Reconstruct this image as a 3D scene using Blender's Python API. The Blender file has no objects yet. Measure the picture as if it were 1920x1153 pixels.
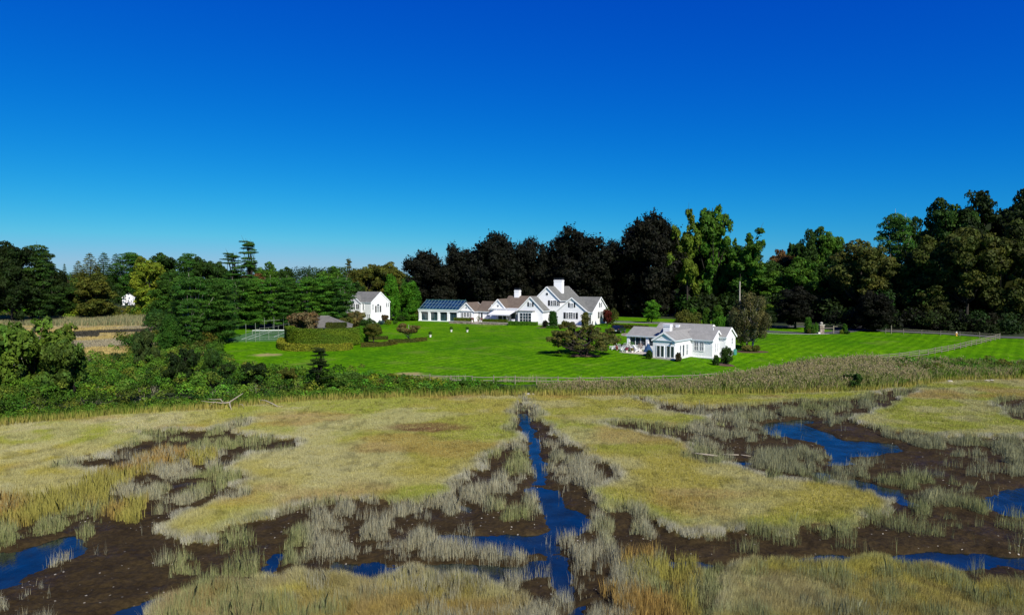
import bpy, math, random
import numpy as np

# ------------------------------------------------------------------ camera, sky, sun, exposure
scene = bpy.context.scene
C = scene.collection
cd = bpy.data.cameras.new('camera'); cam = bpy.data.objects.new('camera', cd); C.objects.link(cam)
PITCH = math.atan(48.5/1280)
cam.location = (0, 0, 15); cam.rotation_euler = (math.pi/2-PITCH, 0, 0)
cd.lens = 24.0; cd.sensor_width = 36.0; cd.clip_start = 0.5; cd.clip_end = 9000
scene.camera = cam

SUNV = np.array([0.42, -0.79, 0.76]); SUNV /= np.linalg.norm(SUNV)
sl = bpy.data.lights.new('sun', 'SUN'); sl.energy = 4.6; sl.angle = math.radians(0.5); sl.color = (1.0, 0.95, 0.86)
so = bpy.data.objects.new('sun', sl); C.objects.link(so)
elev = math.asin(SUNV[2]); az = math.atan2(SUNV[0], SUNV[1])      # azimuth from +Y towards +X
so.rotation_euler = (math.pi/2-elev, 0, math.pi-az)

world = bpy.data.worlds.new('World'); scene.world = world; world.use_nodes = True
wn = world.node_tree; wn.nodes.clear()
sky = wn.nodes.new('ShaderNodeTexSky'); sky.sky_type = 'NISHITA'; sky.sun_disc = False
sky.sun_elevation = elev; sky.sun_rotation = az; sky.altitude = 0; sky.air_density = 1.0; sky.dust_density = 0.25; sky.ozone_density = 2.5
cur = wn.nodes.new('ShaderNodeSeparateColor'); cmb = wn.nodes.new('ShaderNodeCombineColor')
wn.links.new(sky.outputs[0], cur.inputs[0])
SKY = [(4.0, 0.00034), (1.50, 0.138), (0.54, 1.63)]                  # channel exponent and gain: a deeper, polarised blue
for i, (g, k) in enumerate(SKY):
    p = wn.nodes.new('ShaderNodeMath'); p.operation = 'POWER'; p.inputs[1].default_value = g
    m = wn.nodes.new('ShaderNodeMath'); m.operation = 'MULTIPLY'; m.inputs[1].default_value = k
    wn.links.new(cur.outputs[i], p.inputs[0]); q = wn.nodes.new('ShaderNodeMath'); q.operation = 'MINIMUM'; q.inputs[1].default_value = (2.0, 3.5, 5.4)[i]
    wn.links.new(p.outputs[0], m.inputs[0]); wn.links.new(m.outputs[0], q.inputs[0]); wn.links.new(q.outputs[0], cmb.inputs[i])
bg = wn.nodes.new('ShaderNodeBackground'); bg.inputs[1].default_value = 0.10
wo = wn.nodes.new('ShaderNodeOutputWorld')
wn.links.new(cmb.outputs[0], bg.inputs[0]); wn.links.new(bg.outputs[0], wo.inputs[0])
scene.view_settings.view_transform = 'Standard'; scene.view_settings.look = 'None'
scene.view_settings.exposure = 0.6; scene.view_settings.gamma = 1.0
scene.cycles.max_bounces = 6; scene.cycles.diffuse_bounces = 2; scene.cycles.glossy_bounces = 3
scene.cycles.transmission_bounces = 4; scene.cycles.use_denoising = True

# ------------------------------------------------------------------ helpers
rng = np.random.default_rng(7)
def R(d): return math.radians(d)
def P(px, py, Y):
    a = (px-960)/1280; b = (576.5-py)/1280
    c, s = math.cos(PITCH), math.sin(PITCH)
    dy = c+b*s; dz = -s+b*c; t = Y/dy
    return np.array([a*t, Y, 15+dz*t])
def X(px, Y): return (px-960)/1280*Y
def ground_pt(px, py, z=0.0):                         # where a sight line meets a level surface
    a = (px-960)/1280; b = (576.5-py)/1280
    c, s = math.cos(PITCH), math.sin(PITCH)
    dy = c+b*s; dz = -s+b*c; t = (z-15)/dz
    return (a*t, dy*t)

def hash2(ix, iy, seed):
    n = (ix.astype(np.int64)*374761393 + iy.astype(np.int64)*668265263 + seed*1442695041) & 0x7fffffff
    n = ((n ^ (n >> 13))*1274126177) & 0x7fffffff
    return ((n ^ (n >> 16)) & 0xffff)/65535.0
def vnoise(x, y, seed=0):
    x = np.asarray(x, float); y = np.asarray(y, float)
    ix = np.floor(x); iy = np.floor(y); fx = x-ix; fy = y-iy
    fx = fx*fx*(3-2*fx); fy = fy*fy*(3-2*fy)
    a = hash2(ix, iy, seed); b = hash2(ix+1, iy, seed); c = hash2(ix, iy+1, seed); d = hash2(ix+1, iy+1, seed)
    return (a*(1-fx)+b*fx)*(1-fy)+(c*(1-fx)+d*fx)*fy
def fbm(x, y, seed=0, o=3):
    s = 0; a = 1; t = 0
    for k in range(o):
        s = s+a*vnoise(x*2**k, y*2**k, seed+k*17); t += a; a *= .5
    return s/t
def sstep(a, b, x):
    t = np.clip((x-a)/(b-a), 0, 1); return t*t*(3-2*t)

def new_mesh(name, V, F, col=None, mats=(), smooth=False, uniform=True):
    me = bpy.data.meshes.new(name)
    V = np.asarray(V, np.float32)
    if uniform:
        F = np.asarray(F, np.int32); n, k = F.shape
        me.vertices.add(len(V)); me.vertices.foreach_set('co', V.ravel())
        me.loops.add(n*k); me.loops.foreach_set('vertex_index', F.ravel())
        me.polygons.add(n); me.polygons.foreach_set('loop_start', np.arange(0, n*k, k, dtype=np.int32))
        me.polygons.foreach_set('loop_total', np.full(n, k, np.int32))
        me.update(calc_edges=True)
    else:
        me.from_pydata([tuple(v) for v in V], [], [tuple(f) for f in F]); me.update()
    if col is not None:
        at = me.color_attributes.new('col', 'FLOAT_COLOR', 'POINT')
        c4 = np.ones((len(V), 4), np.float32); c4[:, :3] = col
        at.data.foreach_set('color', c4.ravel())
    for m in mats: me.materials.append(m)
    if smooth: me.polygons.foreach_set('use_smooth', np.ones(len(me.polygons), bool))
    return me
def link(name, me, parent=None, loc=None, rotz=0):
    o = bpy.data.objects.new(name, me); C.objects.link(o)
    if parent is not None: o.parent = parent
    if loc is not None: o.location = loc
    if rotz: o.rotation_euler = (0, 0, rotz)
    return o
def tag(o, label=None, cat=None, group=None, kind=None):
    if label: o['label'] = label
    if cat: o['category'] = cat
    if group: o['group'] = group
    if kind: o['kind'] = kind
    return o
def empty(name, loc, rotz=0, label=None, cat=None, group=None):
    o = link(name, None, None, loc, rotz); o.empty_display_size = .3
    return tag(o, label, cat, group)

class MB:
    """collects shapes, builds ONE mesh object"""
    def __init__(s): s.v = []; s.f = []; s.m = None
    def add(s, V, F):
        b = len(s.v); s.v += [tuple(map(float, p)) for p in V]; s.f += [tuple(b+i for i in f) for f in F]; return s
    def box(s, a, b):
        x0, y0, z0 = a; x1, y1, z1 = b
        return s.add([(x0,y0,z0),(x1,y0,z0),(x1,y1,z0),(x0,y1,z0),(x0,y0,z1),(x1,y0,z1),(x1,y1,z1),(x0,y1,z1)],
                     [(0,3,2,1),(4,5,6,7),(0,1,5,4),(1,2,6,5),(2,3,7,6),(3,0,4,7)])
    def bar(s, p, q, w, h=None):
        """rectangular bar from p to q"""
        h = h or w; p = np.array(p, float); q = np.array(q, float); d = q-p; L = np.linalg.norm(d)
        if L < 1e-6: return s
        d /= L; up = np.array([0, 0, 1.]) if abs(d[2]) < .9 else np.array([1., 0, 0])
        a = np.cross(d, up); a /= np.linalg.norm(a); b = np.cross(a, d)
        V = [c+sx*a*w/2+sz*b*h/2 for c in (p, q) for sx, sz in ((-1,-1),(1,-1),(1,1),(-1,1))]
        return s.add(V, [(0,1,2,3),(7,6,5,4),(0,4,5,1),(1,5,6,2),(2,6,7,3),(3,7,4,0)])
    def tube(s, pts, rad, n=7, cap=True):
        pts = np.array(pts, float); k = len(pts); V = []
        for i in range(k):
            d = pts[min(i+1, k-1)]-pts[max(i-1, 0)]; d /= max(np.linalg.norm(d), 1e-9)
            up = np.array([0, 1., 0]) if abs(d[2]) > .7 else np.array([0, 0, 1.])
            a = np.cross(d, up); a /= np.linalg.norm(a); b = np.cross(d, a)
            for j in range(n):
                t = 2*math.pi*j/n; V.append(pts[i]+rad[i]*(math.cos(t)*a+math.sin(t)*b))
        F = [(i*n+j, i*n+(j+1) % n, (i+1)*n+(j+1) % n, (i+1)*n+j) for i in range(k-1) for j in range(n)]
        if cap: F += [tuple(range(n-1, -1, -1)), tuple((k-1)*n+j for j in range(n))]
        return s.add(V, F)
    def lathe(s, prof, n=16, c=(0, 0, 0), sx=1, sy=1):
        V = []; k = len(prof)
        for r, z in prof:
            for j in range(n):
                t = 2*math.pi*j/n; V.append((c[0]+sx*r*math.cos(t), c[1]+sy*r*math.sin(t), c[2]+z))
        F = [(i*n+j, i*n+(j+1) % n, (i+1)*n+(j+1) % n, (i+1)*n+j) for i in range(k-1) for j in range(n)]
        F += [tuple(range(n-1, -1, -1)), tuple((k-1)*n+j for j in range(n))]
        return s.add(V, F)
    def build(s, name, mat, parent=None, loc=None, smooth=False):
        me = new_mesh(name, np.array(s.v), s.f, mats=[mat], smooth=smooth, uniform=False)
        return link(name, me, parent, loc)

# ------------------------------------------------------------------ materials
def mat_base(name):
    m = bpy.data.materials.new(name); m.use_nodes = True; nt = m.node_tree; nt.nodes.clear()
    out = nt.nodes.new('ShaderNodeOutputMaterial'); b = nt.nodes.new('ShaderNodeBsdfPrincipled')
    nt.links.new(b.outputs[0], out.inputs[0]); return m, nt, b, out
def N(nt, t, **kw):
    n = nt.nodes.new(t)
    for k, v in kw.items():
        if k.startswith('i_'): n.inputs[k[2:].replace('_', ' ')].default_value = v
        else: setattr(n, k, v)
    return n
def mixc(nt, fac, a, b, mode='MIX'):
    n = nt.nodes.new('ShaderNodeMix'); n.data_type = 'RGBA'; n.blend_type = mode
    for sock, v in ((0, fac), (6, a), (7, b)):
        if hasattr(v, 'is_linked') or hasattr(v, 'links'): nt.links.new(v, n.inputs[sock])
        else: n.inputs[sock].default_value = (tuple(v)+(1,) if sock else v)
    return n.outputs[2]
def ramp(nt, fac, stops):
    n = nt.nodes.new('ShaderNodeValToRGB'); e = n.color_ramp.elements
    while len(e) < len(stops): e.new(.5)
    for i, (p, c) in enumerate(stops):
        e[i].position = p; e[i].color = tuple(c)+(1,) if len(c) == 3 else c
    nt.links.new(fac, n.inputs[0]); return n.outputs[0]
def noise(nt, scale, detail=4, rough=.6, vec=None, dist=0):
    n = N(nt, 'ShaderNodeTexNoise'); n.inputs['Scale'].default_value = scale; n.inputs['Detail'].default_value = detail
    n.inputs['Roughness'].default_value = rough; n.inputs['Distortion'].default_value = dist
    if vec is not None: nt.links.new(vec, n.inputs['Vector'])
    return n.outputs['Fac']
def coords(nt, scale=None, rot=None):
    t = N(nt, 'ShaderNodeTexCoord').outputs['Object']
    if scale or rot:
        m = N(nt, 'ShaderNodeMapping')
        if scale: m.inputs['Scale'].default_value = scale
        if rot: m.inputs['Rotation'].default_value = rot
        nt.links.new(t, m.inputs['Vector']); t = m.outputs[0]
    return t
def bump(nt, b, h, strength=.4, dist=.05):
    n = N(nt, 'ShaderNodeBump'); n.inputs['Strength'].default_value = strength; n.inputs['Distance'].default_value = dist
    nt.links.new(h, n.inputs['Height']); nt.links.new(n.outputs[0], b.inputs['Normal'])
def simple(name, col, rough=.7, var=.12, scale=3, metal=0, spec=.3, bmp=0):
    m, nt, b, o = mat_base(name); co = coords(nt)
    f = noise(nt, scale, 5, .6, co)
    c = ramp(nt, f, [(.25, [x*(1-var) for x in col]), (.75, [min(1, x*(1+var)) for x in col])])
    nt.links.new(c, b.inputs['Base Color']); b.inputs['Roughness'].default_value = rough
    b.inputs['Metallic'].default_value = metal; b.inputs['Specular IOR Level'].default_value = spec
    if bmp: bump(nt, b, f, bmp)
    return m

def mat_leaf():
    m, nt, b, out = mat_base('foliage')
    at = N(nt, 'ShaderNodeAttribute', attribute_name='col'); oi = N(nt, 'ShaderNodeObjectInfo')
    c = mixc(nt, 1.0, at.outputs['Color'], oi.outputs['Color'], 'MULTIPLY')
    nt.links.new(c, b.inputs['Base Color']); b.inputs['Roughness'].default_value = .65
    b.inputs['Specular IOR Level'].default_value = .12
    t = N(nt, 'ShaderNodeBsdfTranslucent'); c2 = mixc(nt, 1.0, c, (1.0, 1.1, .45), 'MULTIPLY'); nt.links.new(c2, t.inputs[0])
    mx = N(nt, 'ShaderNodeMixShader'); mx.inputs[0].default_value = .22
    nt.links.new(b.outputs[0], mx.inputs[1]); nt.links.new(t.outputs[0], mx.inputs[2]); nt.links.new(mx.outputs[0], out.inputs[0])
    return m
LEAF = mat_leaf()
def mat_blade():
    m, nt, b, out = mat_base('grass_blades')
    at = N(nt, 'ShaderNodeAttribute', attribute_name='col')
    nt.links.new(at.outputs['Color'], b.inputs['Base Color']); b.inputs['Roughness'].default_value = .6
    b.inputs['Specular IOR Level'].default_value = .15
    t = N(nt, 'ShaderNodeBsdfTranslucent'); nt.links.new(at.outputs['Color'], t.inputs[0])
    mx = N(nt, 'ShaderNodeMixShader'); mx.inputs[0].default_value = .35
    nt.links.new(b.outputs[0], mx.inputs[1]); nt.links.new(t.outputs[0], mx.inputs[2]); nt.links.new(mx.outputs[0], out.inputs[0])
    return m
BLADE = mat_blade()
M = {}
M['bark'] = simple('bark', (.026, .021, .016), .9, .35, 6, bmp=.5)
M['pale_bark'] = simple('pale_bark', (.34, .30, .25), .9, .3, 6, bmp=.5)
def mat_clapboard():
    m, nt, b, o = mat_base('white_clapboard'); co = coords(nt)
    w = N(nt, 'ShaderNodeTexWave', wave_type='BANDS', bands_direction='Z', wave_profile='SAW'); w.inputs['Scale'].default_value = 1.6
    nt.links.new(co, w.inputs['Vector'])
    f = noise(nt, 1.3, 5, .6, co)
    c = ramp(nt, f, [(.3, (.74, .74, .73)), (.7, (.82, .82, .81))])
    nt.links.new(c, b.inputs['Base Color']); b.inputs['Roughness'].default_value = .55
    bump(nt, b, w.outputs['Fac'], .4, .03); return m
M['clap'] = mat_clapboard()
M['white'] = simple('white_paint', (.80, .80, .79), .5, .04, 2)
def mat_shingle(name, a, bb):
    m, nt, b, o = mat_base(name); co = coords(nt)
    f = noise(nt, 1.1, 6, .65, co); g = noise(nt, 9, 3, .7, coords(nt, (1, 1, 3)))
    c = ramp(nt, f, [(.3, a), (.7, bb)]); c = mixc(nt, .55, c, ramp(nt, g, [(.3, (.45, .45, .45)), (.7, (1.5, 1.5, 1.5))]), 'MULTIPLY')
    nt.links.new(c, b.inputs['Base Color']); b.inputs['Roughness'].default_value = .9
    bump(nt, b, g, .5, .04); return m
M['roof_brown'] = mat_shingle('brown_shingles', (.085, .062, .044), (.13, .10, .075))
M['roof_grey'] = mat_shingle('grey_shingles', (.094, .097, .086), (.15, .148, .134))
M['roof_pale'] = mat_shingle('pale_shingles', (.185, .182, .165), (.25, .243, .222))
M['shutter'] = simple('black_shutters', (.012, .014, .016), .5, .2, 8)
def mat_glass(name, col=(.012, .02, .028), r=.08):
    m, nt, b, o = mat_base(name); f = noise(nt, .8, 3, .5, coords(nt))
    c = ramp(nt, f, [(.35, col), (.7, [x*2.2 for x in col])]); nt.links.new(c, b.inputs['Base Color'])
    b.inputs['Roughness'].default_value = r; b.inputs['Specular IOR Level'].default_value = .8; bump(nt, b, f, .03, .1); return m
M['glass'] = mat_glass('window_glass')
M['pale_glass'] = mat_glass('pale_glass', (.11, .12, .13), .15)
M['roof_glass'] = mat_glass('greenhouse_glass', (.004, .016, .04), .22)
M['green_metal'] = simple('green_glazing_bars', (.05, .14, .13), .5, .1, 4)
M['chimcap'] = simple('chimney_cap', (.03, .035, .045), .6, .3, 5)
M['eave_shade'] = simple('eave_shade_tint', (.50, .56, .58), .6, .06, 4)  # blue-grey of the shaded eaves, put into the colour
M['awning'] = simple('awning_cloth', (.62, .61, .65), .8, .04, 2)
def mat_stone(name, a, bb, sc=2.2):
    m, nt, b, o = mat_base(name); v = N(nt, 'ShaderNodeTexVoronoi', feature='F1'); v.inputs['Scale'].default_value = sc
    nt.links.new(coords(nt, (1, 1, 1.7)), v.inputs['Vector'])
    s = N(nt, 'ShaderNodeSeparateColor'); nt.links.new(v.outputs['Color'], s.inputs[0])
    c = ramp(nt, s.outputs[0], [(.1, a), (.9, bb)])
    v2 = N(nt, 'ShaderNodeTexVoronoi', feature='DISTANCE_TO_EDGE'); v2.inputs['Scale'].default_value = sc
    nt.links.new(coords(nt, (1, 1, 1.7)), v2.inputs['Vector'])
    c = mixc(nt, ramp(nt, v2.outputs[0], [(.02, (1, 1, 1)), (.07, (0, 0, 0))]), c, (.05, .045, .04))
    nt.links.new(c, b.inputs['Base Color']); b.inputs['Roughness'].default_value = .9; bump(nt, b, v2.outputs[0], .6, .08); return m
M['stone'] = mat_stone('fieldstone', (.16, .12, .09), (.36, .30, .23))
M['rock'] = simple('pale_rock', (.36, .33, .28), .85, .3, 5, bmp=.6)
M['paving'] = simple('pale_paving', (.42, .38, .32), .85, .12, 3)
M['asphalt'] = simple('driveway_surface', (.065, .065, .065), .9, .25, 2)
M['kerb'] = simple('pale_kerb', (.48, .46, .42), .85, .15, 3)
M['court'] = simple('court_paint', (.050, .115, .040), .95, .12, 1, spec=.02)
M['line'] = simple('court_line', (.65, .68, .66), .7, .05, 3)
M['fence'] = simple('weathered_rails', (.185, .165, .12), .85, .3, 4, bmp=.3)
M['galv'] = simple('galvanised_posts', (.26, .29, .22), .5, .1, 4, metal=.2)
M['net'] = simple('net_mesh', (.03, .05, .04), .9, .2, 8)
M['drift'] = simple('driftwood', (.26, .225, .17), .85, .3, 8, bmp=.4)
M['red_wood'] = simple('red_brown_boards', (.16, .06, .035), .8, .3, 5)
M['pot'] = simple('white_stone_pot', (.66, .63, .58), .7, .08, 5)
M['pink'] = simple('pink_cushion', (.52, .24, .24), .9, .3, 6)
M['navy'] = simple('car_paint', (.006, .008, .016), .18, .1, 2, spec=.7)
M['tyre'] = simple('tyre_rubber', (.01, .01, .01), .9, .1, 6)
M['rim'] = simple('wheel_rim', (.4, .4, .42), .35, .1, 6, metal=.8)
M['lampw'] = simple('lamp_lens', (.7, .72, .75), .2, .05, 6)
M['ac'] = simple('green_housing', (.05, .22, .18), .6, .1, 4)
M['yellow'] = simple('yellow_paint', (.6, .34, .04), .6, .1, 5)
M['pole'] = simple('pole_wood', (.32, .29, .24), .9, .2, 5)
M['mulch'] = simple('bark_mulch', (.075, .042, .026), .95, .4, 8, bmp=.5)
M['umb'] = simple('blue_cloth', (.015, .05, .12), .85, .1, 4)

# ------------------------------------------------------------------ terrain
SHORE = [(-900, 55), (-400, 62), (0, 70), (200, 75), (400, 79), (560, 84), (760, 87), (960, 88), (1300, 89), (1500, 90), (1640, 92), (1720, 96), (1780, 101), (1920, 103), (2400, 104), (2900, 104)]
def shoreY(px): return np.interp(px, [a for a, b in SHORE], [b for a, b in SHORE])
PROF = {
 -900: [(62,.2),(90,.4),(240,.3),(270,2),(400,5),(700,9),(4000,9)],
 0:   [(70,.2),(80,.4),(250,.2),(262,.5),(285,2.2),(350,4),(600,8),(4000,9)],
 150: [(75,.2),(85,.4),(255,.2),(268,.6),(285,2.2),(350,4),(600,8),(4000,9)],
 300: [(78,.2),(90,.5),(130,.4),(225,.3),(250,1.0),(285,3),(350,4),(600,8),(4000,9)],
 400: [(79,.2),(92,.9),(115,1.5),(138,2.7),(176,2.7),(200,3),(300,4),(600,8),(4000,9)],
 500: [(82,.2),(93,1.1),(115,1.7),(135,2.7),(176,2.7),(200,3.4),(300,4),(600,8),(4000,9)],
 600: [(84,.2),(94,1.2),(115,1.9),(131,2.6),(150,2.9),(188,3.5),(250,5),(600,8),(4000,9)],
 700: [(86,.2),(94,1.2),(115,2.0),(131,2.7),(150,3.0),(188,3.6),(210,3.7),(250,5),(600,8),(4000,9)],
 800: [(87,.2),(94,1.2),(115,2.1),(145,3.0),(195,3.55),(215,3.7),(250,5),(600,8),(4000,9)],
 900: [(87.5,.2),(94,1.2),(115,2.1),(150,3.05),(176,3.3),(182,3.5),(190,3.8),(215,4),(250,5),(600,8),(4000,9)],
 1040:[(88,.2),(94,1.2),(115,2.1),(150,3.1),(167,3.4),(173,3.8),(178,4.1),(215,4.2),(250,5),(600,8),(4000,9)],
 1200:[(88.5,.2),(95,1.2),(117,1.95),(125,2.08),(134,2.25),(150,3.1),(172,3.7),(215,4.1),(250,5),(600,8),(4000,9)],
 1300:[(89,.2),(95,1.0),(114,1.85),(125,2.1),(140,2.6),(165,3.3),(215,4),(600,8),(4000,9)],
 1360:[(89.5,.2),(96,.8),(108,1.0),(115,1.2),(122,2.1),(135,2.8),(165,3.1),(215,4),(600,8),(4000,9)],
 1500:[(90,.2),(98,.8),(115,1.7),(130,2.4),(160,3.1),(215,4),(600,8),(4000,9)],
 1650:[(92,.2),(99,.8),(115,1.5),(125,2.1),(160,2.95),(215,4),(600,8),(4000,9)],
 1800:[(101,.2),(107,1.0),(131,2.0),(150,2.7),(165,2.9),(215,4),(600,8),(4000,9)],
 1920:[(103,.2),(109,1.1),(131,2.0),(148,2.65),(165,2.8),(215,4),(600,8),(4000,9)],
 2900:[(103,.2),(109,1.1),(131,2.0),(148,2.65),(165,2.8),(215,4),(600,8),(4000,9)],
}
YK = np.concatenate([np.arange(40, 300, 2.5), np.geomspace(300, 4000, 30)])
PK = np.arange(-900, 2901, 25)
_cols = sorted(PROF); _tab = np.array([np.interp(YK, [a for a, b in PROF[c]], [b for a, b in PROF[c]], left=0.0) for c in _cols])
_G = np.array([np.interp(PK, _cols, _tab[:, j]) for j in range(len(YK))])
for _ in range(2):                                       # soften the kinks
    _G[1:-1] = (_G[:-2]+2*_G[1:-1]+_G[2:])/4
    _G[:, 1:-1] = (_G[:, :-2]+2*_G[:, 1:-1]+_G[:, 2:])/4
def land(x, y):
    x = np.asarray(x, float); y = np.maximum(np.asarray(y, float), 41)
    px = np.clip(960+1280*x/y, -899, 2899)
    yi = np.clip(np.interp(y, YK, np.arange(len(YK))), 0, len(YK)-1.001); pi = (px+900)/25
    i = yi.astype(int); j = np.clip(pi.astype(int), 0, len(PK)-2); fy = yi-i; fp = pi-j
    z = (_G[i, j]*(1-fp)+_G[i, j+1]*fp)*(1-fy)+(_G[i+1, j]*(1-fp)+_G[i+1, j+1]*fp)*fy
    s = shoreY(px)
    return z*sstep(-1.5, 1.0, y-s)
def gz(x, y): return float(land(np.array([x]), np.array([y]))[0])

# ---- marsh masks on a level world grid
GX0, GY0, GS = -112.0, 20.0, 0.16
NX, NY = int(224/GS), int(92/GS)
gx = GX0+(np.arange(NX)+.5)*GS; gy = GY0+(np.arange(NY)+.5)*GS
GXX, GYY = np.meshgrid(gx, gy)
WX = GXX+(fbm(GXX*.55, GYY*.55, 3)-.5)*3.0+(fbm(GXX*2.1, GYY*2.1, 9)-.5)*1.1
WY = GYY+(fbm(GXX*.55, GYY*.55, 5)-.5)*3.0+(fbm(GXX*2.1, GYY*2.1, 11)-.5)*1.1
def raster(polys, wf=1.0):
    out = np.zeros((NY, NX), bool)
    for poly in polys:
        pts = [ground_pt(px, py) for px, py in poly]
        xs = np.array([p[0] for p in pts]); ys = np.array([p[1] for p in pts])
        i0 = max(0, int((ys.min()-3-GY0)/GS)); i1 = min(NY, int((ys.max()+3-GY0)/GS)+1)
        j0 = max(0, int((xs.min()-3-GX0)/GS)); j1 = min(NX, int((xs.max()+3-GX0)/GS)+1)
        if i1 <= i0 or j1 <= j0: continue
        x = GXX[i0:i1, j0:j1]*(1-wf)+WX[i0:i1, j0:j1]*wf; y = GYY[i0:i1, j0:j1]*(1-wf)+WY[i0:i1, j0:j1]*wf; ins = np.zeros(x.shape, bool)
        for k in range(len(xs)):
            xa, ya, xb, yb = xs[k-1], ys[k-1], xs[k], ys[k]
            if ya == yb: continue
            c = ((ya > y) != (yb > y)) & (x < (xb-xa)*(y-ya)/(yb-ya)+xa); ins ^= c
        out[i0:i1, j0:j1] |= ins
    return out
def blur(a, r):
    k = max(1, int(r/GS)); a = a.astype(np.float32)
    for _ in range(2):
        for ax in (0, 1):
            p = np.pad(a, [(k+1, k) if q == ax else (0, 0) for q in (0, 1)], mode='edge'); c = np.cumsum(p, ax)
            n = a.shape[ax]
            a = ((c[2*k+1:2*k+1+n] - c[:n]) if ax == 0 else (c[:, 2*k+1:2*k+1+n]-c[:, :n]))/(2*k+1)
    return a
TURF = [
 [(-900,830),(-400,800),(0,795),(200,780),(400,768),(480,762),(700,750),(960,748),(978,757),(955,775),(965,790),(955,805),(968,825),(940,848),(905,856),(895,880),(860,915),(842,935),(800,946),(740,948),(700,944),(610,945),(560,958),(530,975),(420,1003),(410,1024),(345,1030),(310,1014),(258,1000),(300,985),(330,968),(380,955),(450,940),(458,918),(445,897),(400,878),(470,858),(572,840),(560,830),(470,824),(450,815),(475,790),(462,786),(405,815),(350,812),(300,810),(248,812),(268,830),(225,850),(195,868),(160,862),(120,876),(165,884),(215,882),(150,915),(100,935),(0,962),(-400,1010),(-900,1080)],
 [(986,757),(1010,775),(1044,815),(1060,838),(1101,850),(1110,868),(1155,885),(1162,900),(1118,920),(1120,950),(1200,962),(1250,1003),(1290,1012),(1400,1004),(1560,990),(1650,974),(1695,967),(1660,945),(1640,933),(1560,915),(1470,908),(1430,893),(1340,876),(1292,866),(1305,850),(1285,836),(1200,815),(1118,796),(1180,793),(1290,805),(1350,797),(1330,785),(1265,779),(1215,762),(1190,750),(1100,746),(1000,747)],
 [(1200,748),(1300,742),(1620,736),(1650,742),(1565,752),(1440,760),(1300,768),(1230,762)],
 [(1592,792),(1680,762),(1700,748),(1740,726),(1780,714),(1920,712),(2400,712),(3000,712),(3000,850),(2300,832),(1920,820),(1860,823),(1760,820),(1650,808)],
 [(250,1200),(300,1150),(350,1122),(400,1114),(520,1104),(640,1094),(780,1088),(880,1088),(940,1112),(960,1160),(980,1300),(200,1300)],
 [(1365,1160),(1370,1085),(1400,1072),(1500,1062),(1650,1060),(1750,1082),(1850,1108),(1920,1122),(2300,1160),(2600,1300),(1300,1300),(1180,1200),(1340,1190)],
]
BITE = [[(1862,760),(1880,752),(1920,750),(1990,755),(2000,800),(1920,795),(1885,782)],
        [(165,858),(120,872),(118,884),(150,878),(168,868)], [(1205,760),(1240,760),(1290,778),(1260,782)],
        [(1120,793),(1200,797),(1280,815),(1290,830),(1230,822),(1170,805)]]
TALL = [
 [(300,835),(345,812),(400,800),(470,790),(455,830),(420,850),(400,872),(440,895),(450,915),(400,905),(385,935),(300,950),(220,935),(200,940),(210,905),(240,880),(270,865),(320,850)],
 [(530,1003),(560,985),(620,985),(700,990),(740,982),(860,985),(930,1000),(960,1030),(960,1060),(850,1062),(700,1058),(540,1062)],
 [(330,1118),(400,1080),(500,1072),(620,1076),(760,1088),(900,1088),(640,1098),(520,1106),(400,1126)],
 [(965,850),(1000,830),(1008,870),(1003,908),(960,925),(915,925),(918,900),(965,885)],
 [(1010,835),(1045,830),(1060,860),(1100,868),(1130,908),(1100,918),(1040,905),(1018,872)],
 [(920,955),(970,950),(968,980),(925,982)], [(983,925),(1025,935),(1018,960),(985,948)], [(870,920),(930,925),(915,957),(878,948)],
 [(920,1080),(1000,1065),(1045,1085),(1070,1160),(1080,1250),(930,1250),(945,1130)], [(1085,1110),(1140,1075),(1200,1050),(1330,1065),(1370,1080),(1370,1250),(1100,1250)],
 [(1040,1010),(1120,990),(1200,985),(1250,1002),(1120,1045),(1090,1100),(1050,1055)],
 [(-200,1010),(60,985),(150,952),(180,1000),(168,1038),(130,1000),(60,1008),(0,1050),(-200,1090)],
 [(-100,1130),(0,1100),(50,1070),(140,1040),(130,1062),(60,1100),(40,1160),(60,1220),(-200,1220)], [(65,1150),(80,1118),(90,1150),(85,1180),(65,1180)],
 [(1200,772),(1270,782),(1400,775),(1600,755),(1640,745),(1640,762),(1560,782),(1440,785),(1420,802),(1330,790)],
 [(1290,806),(1360,795),(1420,790),(1425,812),(1440,822),(1330,850),(1300,850)],
 [(1400,858),(1440,845),(1540,832),(1550,862),(1620,885),(1700,905),(1800,930),(1850,950),(1820,972),(1740,985),(1700,935),(1560,905),(1440,885)],
 [(1560,790),(1620,778),(1700,748),(1720,752),(1660,775),(1590,792),(1540,800)],
 [(1660,812),(1760,822),(1920,830),(1990,850),(1800,852),(1680,842)],
 [(1888,830),(1990,830),(1990,900),(1892,895)], [(1500,868),(1560,866),(1600,880),(1520,890)],
 [(1290,845),(1400,860),(1430,885),(1330,868)], [(600,960),(650,955),(655,990),(600,990)], [(740,950),(860,935),(870,960),(760,972)], [(1740,965),(1790,965),(1800,990),(1745,990)],
 [(1120,925),(1230,960),(1220,985),(1110,955)], [(350,1085),(370,1030),(380,1060),(372,1100)], [(258,990),(340,968),(450,940),(440,955),(340,985),(300,1002)],
 [(280,905),(340,885),(470,862),(450,880),(330,930),(230,955)],
 [(975,1000),(1030,990),(1040,1050),(985,1060)], [(1640,900),(1800,905),(1860,935),(1760,925)],
]
GOLD = [[(-400,1030),(0,955),(60,945),(130,922),(200,892),(300,850),(335,845),(325,870),(240,905),(200,940),(150,955),(80,985),(0,992),(-400,1050)],
        [(200,955),(260,945),(300,965),(250,985),(205,980)], [(1140,1080),(1200,1048),(1300,1060),(1320,1100),(1310,1180),(1150,1180)],
        [(340,850),(400,850),(395,875),(350,880)]]
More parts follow.
